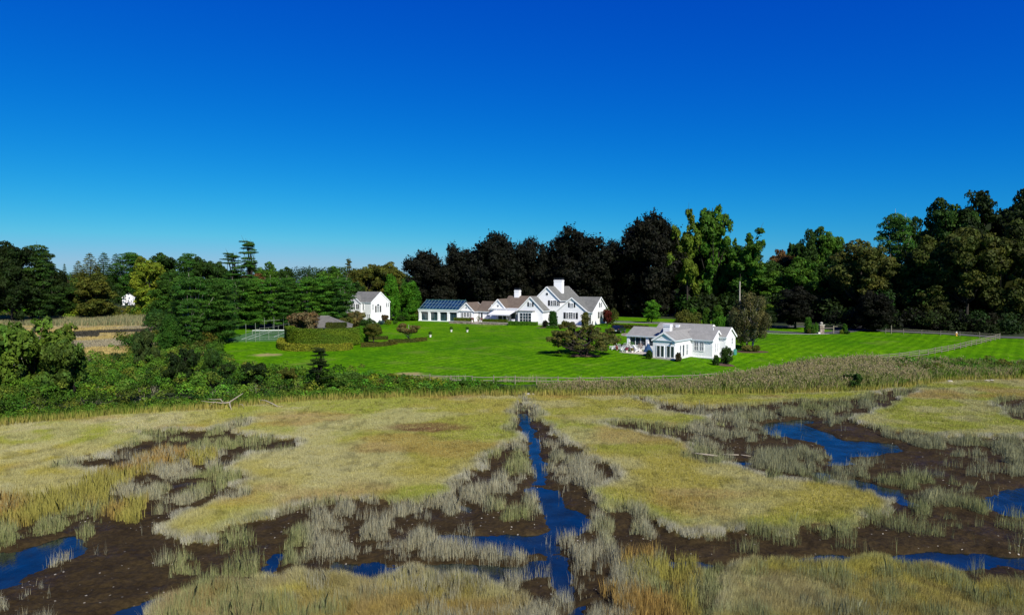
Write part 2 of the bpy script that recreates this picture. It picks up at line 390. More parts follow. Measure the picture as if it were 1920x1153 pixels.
WATER = [
 [(974,772),(986,770),(1000,800),(1015,850),(1028,900),(1060,945),(1112,968),(1095,1000),(1052,1005),(1062,1060),(1090,1105),(1096,1250),(1062,1250),(1056,1120),(1035,1020),(1033,975),(1018,940),(1003,880),(988,830),(976,790)],
 [(600,1072),(620,1052),(960,1054),(1030,1045),(1040,1080),(900,1094),(620,1097)], [(590,1008),(625,995),(640,1004),(620,1014)], [(810,996),(960,1000),(1030,996),(1030,1034),(960,1036),(830,1020)],
 [(190,1150),(300,1108),(345,1095),(330,1120),(300,1160),(200,1230)], [(500,1028),(527,1028),(517,1088),(497,1088)],
 [(-200,1060),(0,1030),(60,1018),(130,1000),(168,1022),(150,1045),(90,1050),(0,1098),(-200,1130)],
 [(1425,802),(1450,787),(1515,783),(1520,800),(1580,820),(1680,828),(1690,846),(1600,856),(1590,870),(1550,872),(1558,850),(1540,828),(1480,816),(1430,814)],
 [(1230,1052),(1440,1048),(1560,1036),(1750,1030),(1920,1040),(2300,1052),(2300,1072),(1920,1060),(1700,1056),(1550,1060),(1440,1062),(1240,1058)],
 [(1840,945),(1870,920),(1900,910),(2100,898),(2200,965),(1960,968),(1900,966)], [(1590,892),(1640,903),(1700,925),(1725,945),(1680,942),(1600,912)],
 [(1365,862),(1400,858),(1410,868),(1390,878),(1366,874)], [(1500,880),(1560,885),(1600,905),(1560,900)], [(980,912),(1010,905),(1030,925),(990,935)],
 [(860,930),(880,950),(885,975),(878,965)], [(140,1010),(160,1012),(150,1048),(135,1045)],
 [(545,1128),(760,1122),(760,1126),(545,1134)],
]
turf = raster(TURF) & ~raster(BITE)
tall = raster(TALL); gold = raster(GOLD); water = raster(WATER, .45) & ~turf
SPX = 960+1280*GXX/GYY; toshore = shoreY(SPX)-GYY
turf |= (toshore < 2.0) & (toshore > -6) & ~water
turf_b = blur(turf, 1.1); water_b = blur(water, .35); turf_s = blur(turf, .22)
def samp(A, x, y, default=0.0):
    j = ((x-GX0)/GS).astype(int); i = ((y-GY0)/GS).astype(int)
    ok = (i >= 0) & (i < NY) & (j >= 0) & (j < NX)
    out = np.full(np.shape(x), default, float); out[ok] = A[i[ok], j[ok]]; return out
MUDN = lambda x, y: (fbm(x*.8, y*.8, 31, 4)-.5)*.30+(vnoise(x*3.3, y*3.3, 77)-.5)*.13+(vnoise(x*9, y*9, 78)-.5)*.04
def marsh_z(x, y):
    s = shoreY(960+1280*x/np.maximum(y, 1)); near = 1-sstep(-1.5, 1.0, y-s)
    return near*(samp(turf_s, x, y)*.28-samp(water_b, x, y)*(.12+.58*fbm(x*.8, y*.5, 35, 3))+MUDN(x, y))
WLEV = -0.175
def ground_z(x, y): return land(x, y)+marsh_z(x, y)

ys = np.concatenate([np.geomspace(21, 112, 520), np.arange(112.7, 262, .75), np.geomspace(264, 6500, 60)])
pxs = np.arange(-1000, 2921, 6.0)
GPX, GPY = np.meshgrid(pxs, ys)
gxv = (GPX-960)/1280*GPY; gyv = GPY
gzv = land(gxv.ravel(), gyv.ravel())+marsh_z(gxv.ravel(), gyv.ravel())
V = np.stack([gxv.ravel(), gyv.ravel(), gzv], 1)
nr, nc = GPX.shape
idx = np.arange(nr*nc).reshape(nr, nc)
Q = np.stack([idx[:-1, :-1], idx[:-1, 1:], idx[1:, 1:], idx[1:, :-1]], -1).reshape(-1, 4)
fx = V[Q, 0].mean(1); fy = V[Q, 1].mean(1); fpx = 960+1280*fx/fy
def inpoly(poly, px, y):
    ins = np.zeros(px.shape, bool)
    for k in range(len(poly)):
        (xa, ya), (xb, yb) = poly[k-1], poly[k]
        if ya == yb: continue
        ins ^= ((ya > y) != (yb > y)) & (px < (xb-xa)*(y-ya)/(yb-ya)+xa)
    return ins
LAWN = [(418,120),(424,108),(440,103),(520,100),(640,97.5),(760,93),(1140,92.5),(1300,94.5),(1400,99),(1500,106),(1600,111),(1700,112),(1920,111.5),(2900,112),(2900,149.5),(1920,148.3),(1877,149),(1800,154.2),(1740,158),(1660,162),(1560,166),(1440,182),(1300,200),(1150,212),(950,215),(790,222),(700,212),(640,200),(580,166),(430,185),(380,180),(395,135)]
FIELD = [(-1000,270),(0,284),(60,284),(150,276),(150,330),(-1000,330)]
MEADOW = [(-1000,100),(0,104),(60,112),(150,128),(220,118),(300,120),(385,118),(400,140),(330,262),(150,266),(0,262),(-1000,262)]
DITCH = [(105,184),(180,181),(178,190),(290,196),(302,198),(300,205),(200,200),(120,191)]
warp = (fbm(fx*.5, fy*.5, 41)-.5)
cls = np.zeros(len(Q), int)                    # 0 woodland floor
cls[fy < shoreY(fpx)+1.2+warp*2] = 1           # marsh
cls[inpoly(MEADOW, fpx, fy)] = 3
cls[inpoly(DITCH, fpx, fy)] = 4
cls[inpoly(LAWN, fpx+warp*14, fy+warp*2) | inpoly(FIELD, fpx, fy)] = 2

def mat_mud():
    m, nt, b, out = mat_base('marsh_mud'); co = coords(nt)
    at = N(nt, 'ShaderNodeAttribute', attribute_name='col'); sp = N(nt, 'ShaderNodeSeparateColor'); nt.links.new(at.outputs['Color'], sp.inputs[0])
    f = noise(nt, .5, 8, .7, co); f2 = noise(nt, 4, 6, .7, co)
    mud = ramp(nt, f, [(.3, (.018, .0115, .0035)), (.7, (.042, .029, .011))])
    mud = mixc(nt, .5, mud, ramp(nt, f2, [(.35, (.4, .4, .4)), (.65, (1.5, 1.45, 1.4))]), 'MULTIPLY')
    v = N(nt, 'ShaderNodeTexVoronoi', feature='F1'); v.inputs['Scale'].default_value = 2.6; nt.links.new(co, v.inputs['Vector'])
    vc = N(nt, 'ShaderNodeSeparateColor'); nt.links.new(v.outputs['Color'], vc.inputs[0])
    gt = N(nt, 'ShaderNodeMath', operation='LESS_THAN'); nt.links.new(v.outputs['Distance'], gt.inputs[0])
    thr = N(nt, 'ShaderNodeMath', operation='MULTIPLY'); nt.links.new(vc.outputs[0], thr.inputs[0]); thr.inputs[1].default_value = .15
    nt.links.new(thr.outputs[0], gt.inputs[1])
    shells = N(nt, 'ShaderNodeMath', operation='MULTIPLY'); nt.links.new(gt.outputs[0], shells.inputs[0])
    nt.links.new(ramp(nt, noise(nt, .15, 3, .5, co), [(.42, (0, 0, 0)), (.58, (1, 1, 1))]), shells.inputs[1])
    mud = mixc(nt, shells.outputs[0], mud, (.42, .38, .30))
    soil = ramp(nt, f2, [(.3, (.22, .20, .06)), (.7, (.30, .27, .09))])
    c = mixc(nt, sp.outputs[0], mud, soil); nt.links.new(c, b.inputs['Base Color'])
    wet = ramp(nt, noise(nt, .22, 6, .7, coords(nt, (1, 1.4, 1))), [(.50, (.85, .85, .85)), (.66, (.22, .22, .22))]); dry_ = mixc(nt, sp.outputs[0], wet, (.9, .9, .9))
    nt.links.new(dry_, b.inputs['Roughness']); b.inputs['Specular IOR Level'].default_value = .10
    bump(nt, b, f2, .8, .12); return m
def mat_lawn():
    m, nt, b, out = mat_base('lawn_grass'); co = coords(nt)
    def stripes(rot, sc):
        w = N(nt, 'ShaderNodeTexWave', wave_type='BANDS', bands_direction='X', wave_profile='SIN')
        w.inputs['Scale'].default_value = sc; w.inputs['Distortion'].default_value = 3.5; w.inputs['Detail'].default_value = 2; w.inputs['Detail Scale'].default_value = .4
        nt.links.new(coords(nt, None, (0, 0, R(rot))), w.inputs['Vector']); return w.outputs['Fac']
    big = noise(nt, .06, 5, .6, co); fine = noise(nt, 2.2, 6, .75, co)
    c = ramp(nt, big, [(.3, (.034, .122, .001)), (.7, (.068, .180, .0015))])
    c = mixc(nt, .24, c, ramp(nt, stripes(38, .17), [(.2, (.5, .55, .6)), (.8, (1.5, 1.4, 1.3))]), 'MULTIPLY')
    c = mixc(nt, .12, c, ramp(nt, stripes(-52, .14), [(.2, (.6, .6, .6)), (.8, (1.4, 1.4, 1.4))]), 'MULTIPLY')
    mid = noise(nt, .45, 6, .7, coords(nt, (1, .6, 1)))
    c = mixc(nt, .7, c, ramp(nt, fine, [(.36, (.35, .40, .5)), (.64, (1.7, 1.6, 1.4))]), 'MULTIPLY')
    c = mixc(nt, .6, c, ramp(nt, mid, [(.35, (.55, .66, .7)), (.65, (1.7, 1.35, 1.3))]), 'MULTIPLY')
    dry = noise(nt, .11, 6, .65, coords(nt, (1, 1.6, 1)))
    at = N(nt, 'ShaderNodeAttribute', attribute_name='col'); sp = N(nt, 'ShaderNodeSeparateColor'); nt.links.new(at.outputs['Color'], sp.inputs[0])
    dm = ramp(nt, dry, [(.55, (0, 0, 0)), (.75, (.5, .5, .5))])
    c = mixc(nt, dm, c, (.17, .16, .045)); c = mixc(nt, sp.outputs[1], c, (.30, .22, .11))
    nt.links.new(c, b.inputs['Base Color']); b.inputs['Roughness'].default_value = .95; b.inputs['Specular IOR Level'].default_value = .02
    bump(nt, b, fine, .8, .08); return m
def mat_meadow():
    m, nt, b, out = mat_base('golden_meadow'); f = noise(nt, .09, 7, .65, coords(nt, (1, .5, 1))); g = noise(nt, 1.5, 6, .75, coords(nt))
    c = ramp(nt, f, [(.3, (.14, .13, .05)), (.45, (.30, .235, .10)), (.6, (.24, .20, .06)), (.75, (.19, .16, .11))])
    c = mixc(nt, .5, c, ramp(nt, g, [(.3, (.5, .5, .5)), (.7, (1.4, 1.4, 1.4))]), 'MULTIPLY')
    nt.links.new(c, b.inputs['Base Color']); b.inputs['Roughness'].default_value = .95; bump(nt, b, g, 1, .3); return m
MATG = [simple('woodland_floor', (.016, .028, .006), .95, .5, .8, bmp=.6), mat_mud(), mat_lawn(), mat_meadow(), simple('dark_ditch', (.035, .03, .022), .8, .4, 1)]
GN = ['woodland_floor', 'marsh_mud', 'lawn', 'meadow', 'meadow_ditch']
bare = [(395,111,2.0),(500,121,1.5),(765,96.5,2.2),(765,100,1.4),(530,97,1.5)]
for k in range(5):
    q = Q[cls == k]; used = np.unique(q); remap = np.zeros(len(V), int); remap[used] = np.arange(len(used)); vv = V[used]
    col = np.zeros((len(used), 3))
    if k == 1: col[:, 0] = np.clip(samp(turf_s, vv[:, 0], vv[:, 1], 1.0)*2.2-1.15, 0, 1)
    if k == 2:
        for bpx, bY, br in bare:
            d = np.hypot((vv[:, 0]-X(bpx, bY))/2.2, vv[:, 1]-bY)/br+(fbm(vv[:, 0], vv[:, 1], 5)-.5)*1.2
            col[:, 1] = np.maximum(col[:, 1], (1-sstep(.4, 1.2, d))*.75)
    o = link(GN[k], new_mesh(GN[k], vv, remap[q], col, [MATG[k]], smooth=True)); tag(o, kind='structure')

def mat_water():
    m, nt, b, out = mat_base('creek_water'); f = noise(nt, 2.0, 4, .6, coords(nt, (1, .35, 1)), .4)
    c = ramp(nt, noise(nt, .35, 5, .6, coords(nt)), [(.35, (.002, .012, .014)), (.7, (.010, .020, .014))]); nt.links.new(c, b.inputs['Base Color']); b.inputs['Roughness'].default_value = .09
    b.inputs['IOR'].default_value = 1.75; b.inputs['Specular IOR Level'].default_value = .8; bump(nt, b, f, .25, .08)
    tr_ = N(nt, 'ShaderNodeBsdfTransparent'); tr_.inputs[0].default_value = (.55, .62, .55, 1); mx = N(nt, 'ShaderNodeMixShader')
    nt.links.new(ramp(nt, noise(nt, .6, 4, .6, coords(nt)), [(.35, (.05, .05, .05)), (.7, (.5, .5, .5))]), mx.inputs[0])
    nt.links.new(b.outputs[0], mx.inputs[1]); nt.links.new(tr_.outputs[0], mx.inputs[2]); nt.links.new(mx.outputs[0], out.inputs[0]); return m
wv = [(-130, 20, WLEV), (130, 20, WLEV), (130, 110, WLEV), (-130, 110, WLEV)]
tag(MB().add(wv, [(0, 1, 2, 3)]).build('creek_water', mat_water()), kind='structure')

def drape(name, path, width, mat, off=.03, kind='structure', n=None, thick=.0):
    """a ribbon laid on the ground along (x, y) points"""
    pts = []
    for a, b_ in zip(path[:-1], path[1:]):
        k = max(1, int(math.hypot(b_[0]-a[0], b_[1]-a[1])/1.0))
        pts += [(a[0]+(b_[0]-a[0])*i/k, a[1]+(b_[1]-a[1])*i/k) for i in range(k)]
    pts.append(path[-1]); pts = np.array(pts)
    for _ in range(3): pts[1:-1] = (pts[:-2]+2*pts[1:-1]+pts[2:])/4
    d = np.gradient(pts, axis=0); d /= np.linalg.norm(d, axis=1)[:, None]; nrm = np.stack([-d[:, 1], d[:, 0]], 1)
    rows = []; K = 4
    for t in np.linspace(-.5, .5, K+1):
        q = pts+nrm*width*t; rows.append(np.column_stack([q, land(q[:, 0], q[:, 1])+off+.05]))
    A = np.stack(rows, 1); m_ = len(pts); ii = np.arange(m_*(K+1)).reshape(m_, K+1)
    F = np.stack([ii[:-1, :-1], ii[1:, :-1], ii[1:, 1:], ii[:-1, 1:]], -1).reshape(-1, 4)[:, ::-1]
    return tag(link(name, new_mesh(name, A.reshape(-1, 3), F, mats=[mat])), kind=kind)
def W(*l): return [(X(px, Y), Y) for px, Y in l]
drape('driveway', W((1000,200),(1080,197),(1145,190),(1250,186),(1360,176),(1440,162),(1500,158),(1560,158),(1600,166),(1640,190)), 4.0, M['asphalt'])
drape('kerb', W((1435,157.5),(1470,155.2),(1515,154.8),(1556,156)), .55, M['kerb'], .06)
drape('footpath', W((1140,183.5),(1180,184),(1247,182)), 1.1, M['kerb'], .06)
drape('road', W((1420,176),(1500,176),(1600,168),(1680,164),(1760,160),(1870,151),(1960,148),(2300,150)), 4.5, M['asphalt'])

# tennis court: a level slab with painted lines
CO = np.array([X(413, 139), 139.0]); cu = np.array([math.cos(R(-8)), math.sin(R(-8))]); cu = np.array([.99, .14]); cv = np.array([-.14, .99])
def cpt(u, v, z): p = CO+cu*u+cv*v; return (p[0], p[1], z)
CZ = 2.86
cb = MB(); cb.add([cpt(0,0,CZ), cpt(17,0,CZ), cpt(17,32,CZ), cpt(0,32,CZ), cpt(0,0,CZ-.5), cpt(17,0,CZ-.5), cpt(17,32,CZ-.5), cpt(0,32,CZ-.5)], [(0,1,2,3),(0,4,5,1),(1,5,6,2),(2,6,7,3),(3,7,4,0)])
tag(cb.build('tennis_court', M['court']), kind='structure')
lb = MB()
for (u0, v0, u1, v1) in ((3,4,14,4),(3,28,14,28),(3,4,3,28),(14,4,14,28),(4.4,4,4.4,28),(12.6,4,12.6,28),(4.4,9.6,12.6,9.6),(4.4,22.4,12.6,22.4),(8.5,9.6,8.5,22.4)):
    lb.bar(cpt(u0, v0, CZ+.003), cpt(u1, v1, CZ+.003), .12, .004)
tag(lb.build('court_lines', M['line']), kind='structure')

# ------------------------------------------------------------------ foliage generators
def rand_dirs(n, r):
    d = r.normal(size=(n, 3)); return d/np.linalg.norm(d, axis=1)[:, None]
def leaf_quads(Pn, Nn, size, r, aspect=.6, jit=.7, droop=None):
    n = len(Pn); nn = Nn+rand_dirs(n, r)*jit; nn /= np.linalg.norm(nn, axis=1)[:, None]
    t = rand_dirs(n, r)
    if droop is not None: t = t*.5+np.array(droop)
    t -= nn*(t*nn).sum(1)[:, None]; t /= np.linalg.norm(t, axis=1)[:, None]+1e-9; b = np.cross(nn, t)
    s = (size*(.45+1.1*r.random(n)**1.4))[:, None]
    Vq = np.stack([Pn-t*s*.5, Pn+b*s*aspect*.5, Pn+t*s*.5, Pn-b*s*aspect*.5], 1)
    return Vq.reshape(-1, 3)
def lobes_points(L, n, r, under=.35, inner=.22):
    """points on the shells of lobes L (k x 5: x y z rxy rz)"""
    L = np.array(L); w = L[:, 3]*(L[:, 3]+L[:, 4]); w = w/w.sum(); k = r.choice(len(L), n, p=w); d = rand_dirs(n, r)
    keep = (d[:, 2] > -.2) | (r.random(n) < under); k = k[keep]; d = d[keep]; n = len(k)
    q = np.where(r.random(n) < inner, r.uniform(.45, .8, n), r.uniform(.82, 1.1, n))
    rad = np.stack([L[k, 3], L[k, 3], L[k, 4]], 1)
    p = L[k, :3]+d*rad*q[:, None]
    # cull what lies deep inside other lobes
    ok = np.ones(n, bool)
    for i in range(len(L)):
        m = ((((p-L[i, :3])/np.array([L[i, 3], L[i, 3], L[i, 4]]))**2).sum(1) < .40) & (k != i); ok &= ~m | (r.random(n) < .12)
    return p[ok], d[ok], k[ok]
def tints(k, nl, n, r, amp=.28, leafamp=.22, hue=.10):
    lt = 1+(r.random(nl)-.5)*2*amp; h = (r.random(nl)-.5)*2*hue
    t = lt[k]*(1+(r.random(n)-.5)*2*leafamp); hh = h[k]+(r.random(n)-.5)*hue
    c = np.stack([t*(1+hh*1.6), t, t*(1-hh)], 1); return np.repeat(c, 4, 0)
def crown_from(L, n, size, seed, under=.35, inner=.22, jit=.7, aspect=.6, amp=.28, up=0.0, droop=None, extra=None, core=0, cs=2.6, frag=0):
    r = np.random.default_rng(seed)
    if frag:      # break each lobe into smaller sprays
        L = [tuple(a) for a in L]; S = []
        for (x_, y_, z_, a_, b_) in L:
            S.append((x_, y_, z_, a_*.74, b_*.74))
            for dd in rand_dirs(frag, r): f_ = r.uniform(.30, .5); S.append((x_+dd[0]*a_*.72, y_+dd[1]*a_*.72, z_+(dd[2]+.1)*b_*.72, a_*f_, b_*f_*.85))
        L = S
    p, d, k = lobes_points(L, n*3, r, under, inner); p, d, k = p[:n], d[:n], k[:n]
    if extra is not None:
        p2, d2 = extra(p, d, r); p = np.concatenate([p, p2]); d = np.concatenate([d, d2]); k = np.concatenate([k, r.integers(0, len(L), len(p2))])
    d = d+np.array([0, 0, up]); sz = np.full(len(p), size)
    if core:      # larger sprays deep inside the crown
        LL = np.array(L); kc = r.integers(0, len(LL), core); pc = LL[kc, :3]+rand_dirs(core, r)*np.stack([LL[kc, 3], LL[kc, 3], LL[kc, 4]], 1)*r.uniform(0, .62, core)[:, None]
        c0 = LL[:, :3].mean(0); pc = c0+(pc-c0)*r.uniform(.35, .95, core)[:, None]
        p = np.concatenate([p, pc]); d = np.concatenate([d, rand_dirs(core, r)]); k = np.concatenate([k, kc]); sz = np.concatenate([sz, np.full(core, size*cs)])
    Vq = leaf_quads(p, d, sz, r, aspect, jit, droop); F = np.arange(len(Vq)).reshape(-1, 4)
    return Vq, F, tints(k, len(L), len(p), r, amp)
def branches(L, H, r0, fork, seed, n=12, lean=0.0, multi=1):
    r = np.random.default_rng(seed); mb = MB(); L = np.array(L)
    for s in range(multi):
        a = 2*math.pi*s/max(multi, 1)+.4; off = .0 if multi == 1 else r0*1.3
        base = np.array([off*math.cos(a), off*math.sin(a), -.6]); top = np.array([lean+off*6*math.cos(a)*(multi > 1), off*6*math.sin(a)*(multi > 1), H*.86])
        pts = [base+(top-base)*t+np.array([math.sin(t*5+s)*r0*.5, math.cos(t*4)*r0*.4, 0])*(t > 0) for t in np.linspace(0, 1, 7)]
        mb.tube(pts, [r0*(1.25 if i == 0 else 1-.13*i) for i in range(7)], 8)
        for i in r.choice(len(L), min(n, len(L)), replace=False):
            e = L[i, :3]; t0 = min(.8, max(fork, (e[2]/H)-.28)); st = base+(top-base)*t0
            mid = (st+e)/2+np.array([0, 0, -.04*H]) + r.normal(size=3)*.02*H
            mb.tube([st, mid, e, e+(e-mid)*.35], [r0*.42, r0*.28, r0*.15, r0*.05], 5)
    return mb
PROTO = {}
def proto(name, L, n, size, H, Rr, seed, trunk_r, fork=.3, nb=12, multi=1, bark='bark', **kw):
    Vq, F, col = crown_from(L, n, size, seed, **kw)
    cm = new_mesh(name+'_crown', Vq, F, col, [LEAF])
    tb = branches(L, H, trunk_r, fork, seed, nb, multi=multi)
    tm = new_mesh(name+'_trunk', np.array(tb.v), tb.f, mats=[M[bark]], smooth=True, uniform=False)
    rad = np.hypot(Vq[:, 0], Vq[:, 1]); H = float(np.percentile(Vq[:, 2], 99.7)); Rr = float(np.percentile(rad, 96))
    PROTO[name] = (cm, tm, H, Rr)
def sphere_lobes(k, H, Rr, z0, seed, rr=(1.5, 2.8), flat=.8, powr=.62):
    r = np.random.default_rng(seed); d = rand_dirs(k, r); cz = (H+z0)/2; hz = (H-z0)/2; L = []
    for i in range(k):
        rad = r.uniform(*rr); q = powr*(.75+.35*r.random())
        L.append((d[i, 0]*(Rr-rad*.7)*q/powr*.95, d[i, 1]*(Rr-rad*.7)*q/powr*.95, cz+d[i, 2]*(hz-rad*flat)*q/powr, rad, rad*flat))
    return L
for s in range(3):   # broad rounded hardwood
    proto('oak%d' % s, sphere_lobes(46, 20, 7.5, .6, 100+s, (1.7, 3.0), .75), 21000, .56, 20, 7.5, 10+s, .42, nb=14, amp=.42, core=2200, frag=7)
for s in range(2):
    proto('oakhigh%d' % s, sphere_lobes(36, 20, 7.5, 5.5, 150+s, (1.7, 2.9), .75), 17000, .52, 20, 7.5, 15+s, .40, nb=18, amp=.42, core=1200, frag=7)
def spikes(p, d, r):
    i = r.choice(len(p), 3200); q = []; dd = []
    for j in i:
        if p[j, 2] < 5: continue
        v = d[j]*.7+np.array([0, 0, .75])+r.normal(size=3)*.15; L_ = r.uniform(.4, 1.25)
        for t in (.35, .7, 1.0): q.append(p[j]+v*L_*t); dd.append(d[j])
    return np.array(q), np.array(dd)
for s in range(3):   # copper beech, foliage to the ground, feathery outline
    L = sphere_lobes(85, 24, 8.2, -1.0, 200+s, (1.7, 2.9), .9)
    proto('beech%d' % s, L, 30000, .60, 24, 8.2, 20+s, .6, nb=10, amp=.5, extra=spikes, core=5000, frag=5)
for s in range(2):   # tall tulip tree: separate lumpy heads
    r_ = np.random.default_rng(300+s); L = []
    for h in range(13):
        z = r_.uniform(5, 21); a = r_.uniform(0, 6.28); q = r_.uniform(.5, 4.3)*(1.15-abs(z-12)/16); rad = r_.uniform(1.5, 2.5)
        for _ in range(5): L.append((q*math.cos(a)+r_.normal()*1.1, q*math.sin(a)+r_.normal()*1.1, z+r_.normal()*1.5, rad*r_.uniform(.45, .8), rad*r_.uniform(.5, .95)))
    proto('tulip%d' % s, L, 20000, .55, 24, 6.5, 30+s, .4, nb=16, amp=.38, core=900, frag=4)
for s in range(2):   # white pine: flat layered sprays
    r_ = np.random.default_rng(400+s); L = []
    for z in np.arange(2.0, 14.2, .62):
        wr = 4.2*(1-(z/15.6)**8.0) if s == 0 else 4.0*(1-(z/15.8)**5)
        for _ in range(9):
            a = r_.uniform(0, 6.28); q = wr*r_.uniform(.15, .85); L.append((q*math.cos(a), q*math.sin(a), z+r_.normal()*.45, r_.uniform(.8, 1.5), r_.uniform(.25, .55)))
    L.append((0, 0, 14.2, 1.5, .6))
    proto('pine%d' % s, L, 26000, .42, 15, 4.6, 40+s, .25, nb=22, under=.25, inner=.1, jit=.8, aspect=.35, amp=.36, up=.6, bark='pale_bark' if s == 0 else 'bark')
r_ = np.random.default_rng(450); L = []   # old scraggly pine with wide gaps
for _ in range(52):
    z = 5+14.5*r_.random()**.85; a = r_.uniform(0, 6.28); w_ = (4.3 if z < 12 else 3.2)*(1-.45*abs(math.sin(z*1.3)))*(1.15-z/26); q = w_*r_.uniform(.15, 1.0)
    L.append((q*math.cos(a)+.5*math.sin(z*.6), q*math.sin(a), z+q*.12, r_.uniform(.55, 1.35), r_.uniform(.16, .36)))
proto('oldpine', L, 11000, .38, 20, 4.5, 45, .26, nb=34, under=.3, inner=.1, aspect=.35, up=.6)
r_ = np.random.default_rng(500); L = []   # spruce
for z in np.arange(1.5, 17.6, .7):
    wr = 4.2*(1-z/18.8)**.8
    for a in np.arange(0, 6.28, 6.28/max(3, int(wr*3.2))): L.append((wr*.72*math.cos(a+z), wr*.72*math.sin(a+z), z-.25*wr, .35+wr*.27, .30))
L.append((0, 0, 17.8, .28, .6))
proto('spruce', L, 20000, .42, 18.4, 3.6, 50, .25, nb=6, under=.3, inner=.1, aspect=.4, up=.4, amp=.3)
for s in range(2):   # flame-shaped arborvitae
    r_ = np.random.default_rng(520+s); L = []
    for _ in range(95):
        z = r_.uniform(.6, 10.6); wr = 2.0*math.sin(min(1, (z+1.6)/4.2)*math.pi/2)*(1-(z/11.6)**(2.2+s*.8))**.75
        a = r_.uniform(0, 6.28); L.append((wr*.75*math.cos(a), wr*.75*math.sin(a), z, .42, .95))
    proto('arborvitae%d' % s, L, 13000, .24, 11.3, 2.1, 52+s, .16, nb=3, core=2500, under=.8, aspect=.5, amp=.3, up=.2)
r_ = np.random.default_rng(530); L = []    # clipped bullet-shaped yew
for _ in range(110):
    z = r_.uniform(.2, 5.4); wr = 1.3*math.sqrt(max(.02, 1-max(0, (z-2.2)/3.5)**2))*(1-.06*z*(z < 2.2)); a = r_.uniform(0, 6.28); L.append((wr*.72*math.cos(a), wr*.72*math.sin(a), z, .38, .42))
proto('bullet', L, 12000, .16, 5.8, 1.3, 53, .12, nb=2, under=.8, amp=.12, core=2500)
for s in range(3):   # open shrub
    proto('shrub%d' % s, sphere_lobes(26, 4.0, 2.4, .2, 600+s, (.45, .95), .8), 7500, .24, 4.0, 2.4, 60+s, .07, fork=.05, nb=14, multi=2, amp=.45, core=500, frag=4)
for s in range(2):   # tight low shrub
    proto('bush%d' % s, sphere_lobes(30, 2.0, 1.6, -.2, 640+s, (.35, .6), .8), 6500, .13, 2.0, 1.6, 64+s, .05, fork=.05, nb=4, amp=.22, core=400)
L = sphere_lobes(34, 3.9, 2.7, 1.3, 660, (.45, .85), .6)
proto('apple', L, 11000, .19, 3.9, 2.7, 66, .12, fork=.3, nb=14, amp=.35, bark='pale_bark')
L = sphere_lobes(46, 4.4, 1.75, 1.25, 670, (.4, .6), .9); proto('lollipop', L, 11000, .15, 4.4, 1.75, 67, .12, fork=.3, nb=6, amp=.2, core=700)
r_ = np.random.default_rng(690); L = []    # wide spreading old apple tree on two stems
for _ in range(105):
    a = r_.uniform(0, 6.28); q = 5.6*math.sqrt(r_.random())
    z = 4.9+1.6*math.sin(a*2+1)*.5-.085*q*q+r_.normal()*.6-r_.random()*.5; L.append((q*math.cos(a), q*math.sin(a)*.8, z, r_.uniform(.5, 1.0), r_.uniform(.4, .8)))
for z in (5.6, 6.3, 6.9): L.append((.3, 0, z, .8, .7))
proto('spreading', L, 27000, .24, 7.2, 6.0, 69, .30, fork=.18, nb=26, multi=2, amp=.5, frag=3, bark='bark')
r_ = np.random.default_rng(700); L = []    # weeping birch: hanging curtains
for _ in range(95):
    a = r_.uniform(0, 6.28); z = r_.uniform(2.2, 9.3); q = 3.1*(1-abs(z-5)/7.5)*r_.uniform(.45, 1); L.append((q*math.cos(a), q*math.sin(a), z, r_.uniform(.4, .75), r_.uniform(.8, 1.5)))
proto('birch', L, 24000, .25, 10.3, 3.6, 70, .18, fork=.25, nb=22, multi=2, under=.9, amp=.5, aspect=.45, droop=(0, 0, -1.2), bark='pale_bark')

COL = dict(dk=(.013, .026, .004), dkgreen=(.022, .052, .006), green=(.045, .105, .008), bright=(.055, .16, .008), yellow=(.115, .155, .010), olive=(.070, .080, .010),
           purple=(.0078, .0088, .0040), pine=(.030, .085, .008), pinelit=(.046, .125, .009), brown=(.070, .055, .022), rust=(.09, .05, .015), grey=(.10, .12, .07), red=(.07, .010, .006), blue=(.04, .08, .08), gold=(.13, .13, .03))  # the two pine entries are a darker and a brighter leaf green
def plant(kind, px, Y, top, hw, color, name, label, cat='tree', group=None, rot=None, base=None):
    """a tree or shrub at (px, Y): top is the height of its tip in the picture, hw its half width"""
    cm, tm, H, Rr = PROTO[kind]; x = X(px, Y); z = gz(x, Y) if base is None else base
    h = P(px, top, Y)[2]-z; w = hw/1280*Y; rot = random.uniform(0, 6.28) if rot is None else rot
    e = empty(name, (x, Y, z), rot, label, cat, group); e.scale = (w/Rr, w/Rr, h/H)
    c = bpy.data.objects.new('crown', cm); C.objects.link(c); c.parent = e; cc = COL[color] if isinstance(color, str) else color; c.color = (*cc, 1)
    t = bpy.data.objects.new('trunk', tm); C.objects.link(t); t.parent = e
    return e
random.seed(5)
T = plant
GB = 'trees of the far left wood'
# far left wood, beyond the golden meadow
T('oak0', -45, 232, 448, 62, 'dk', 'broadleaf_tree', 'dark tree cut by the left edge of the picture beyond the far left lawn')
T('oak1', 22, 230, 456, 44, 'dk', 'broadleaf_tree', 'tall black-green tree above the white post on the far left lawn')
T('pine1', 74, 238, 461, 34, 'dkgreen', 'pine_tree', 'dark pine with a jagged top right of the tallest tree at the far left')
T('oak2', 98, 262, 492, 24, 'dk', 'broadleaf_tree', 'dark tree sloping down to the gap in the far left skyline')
T('oak0', 106, 268, 516, 26, 'brown', 'broadleaf_tree', 'small brown-leaved tree on the far left lawn with a bare pale stem beside it')
T('spruce', 122, 350, 497, 10, 'dkgreen', 'spruce_tree', 'tiny distant spruce in the gap of the far left skyline')
T('spruce', 148, 350, 492, 24, 'olive', 'spruce_tree', 'spruce just right of the gap in the far left skyline')
T('spruce', 170, 345, 478, 34, 'olive', 'spruce_tree', 'olive spruce standing taller than the two spruces beside it, above the golden meadow', )
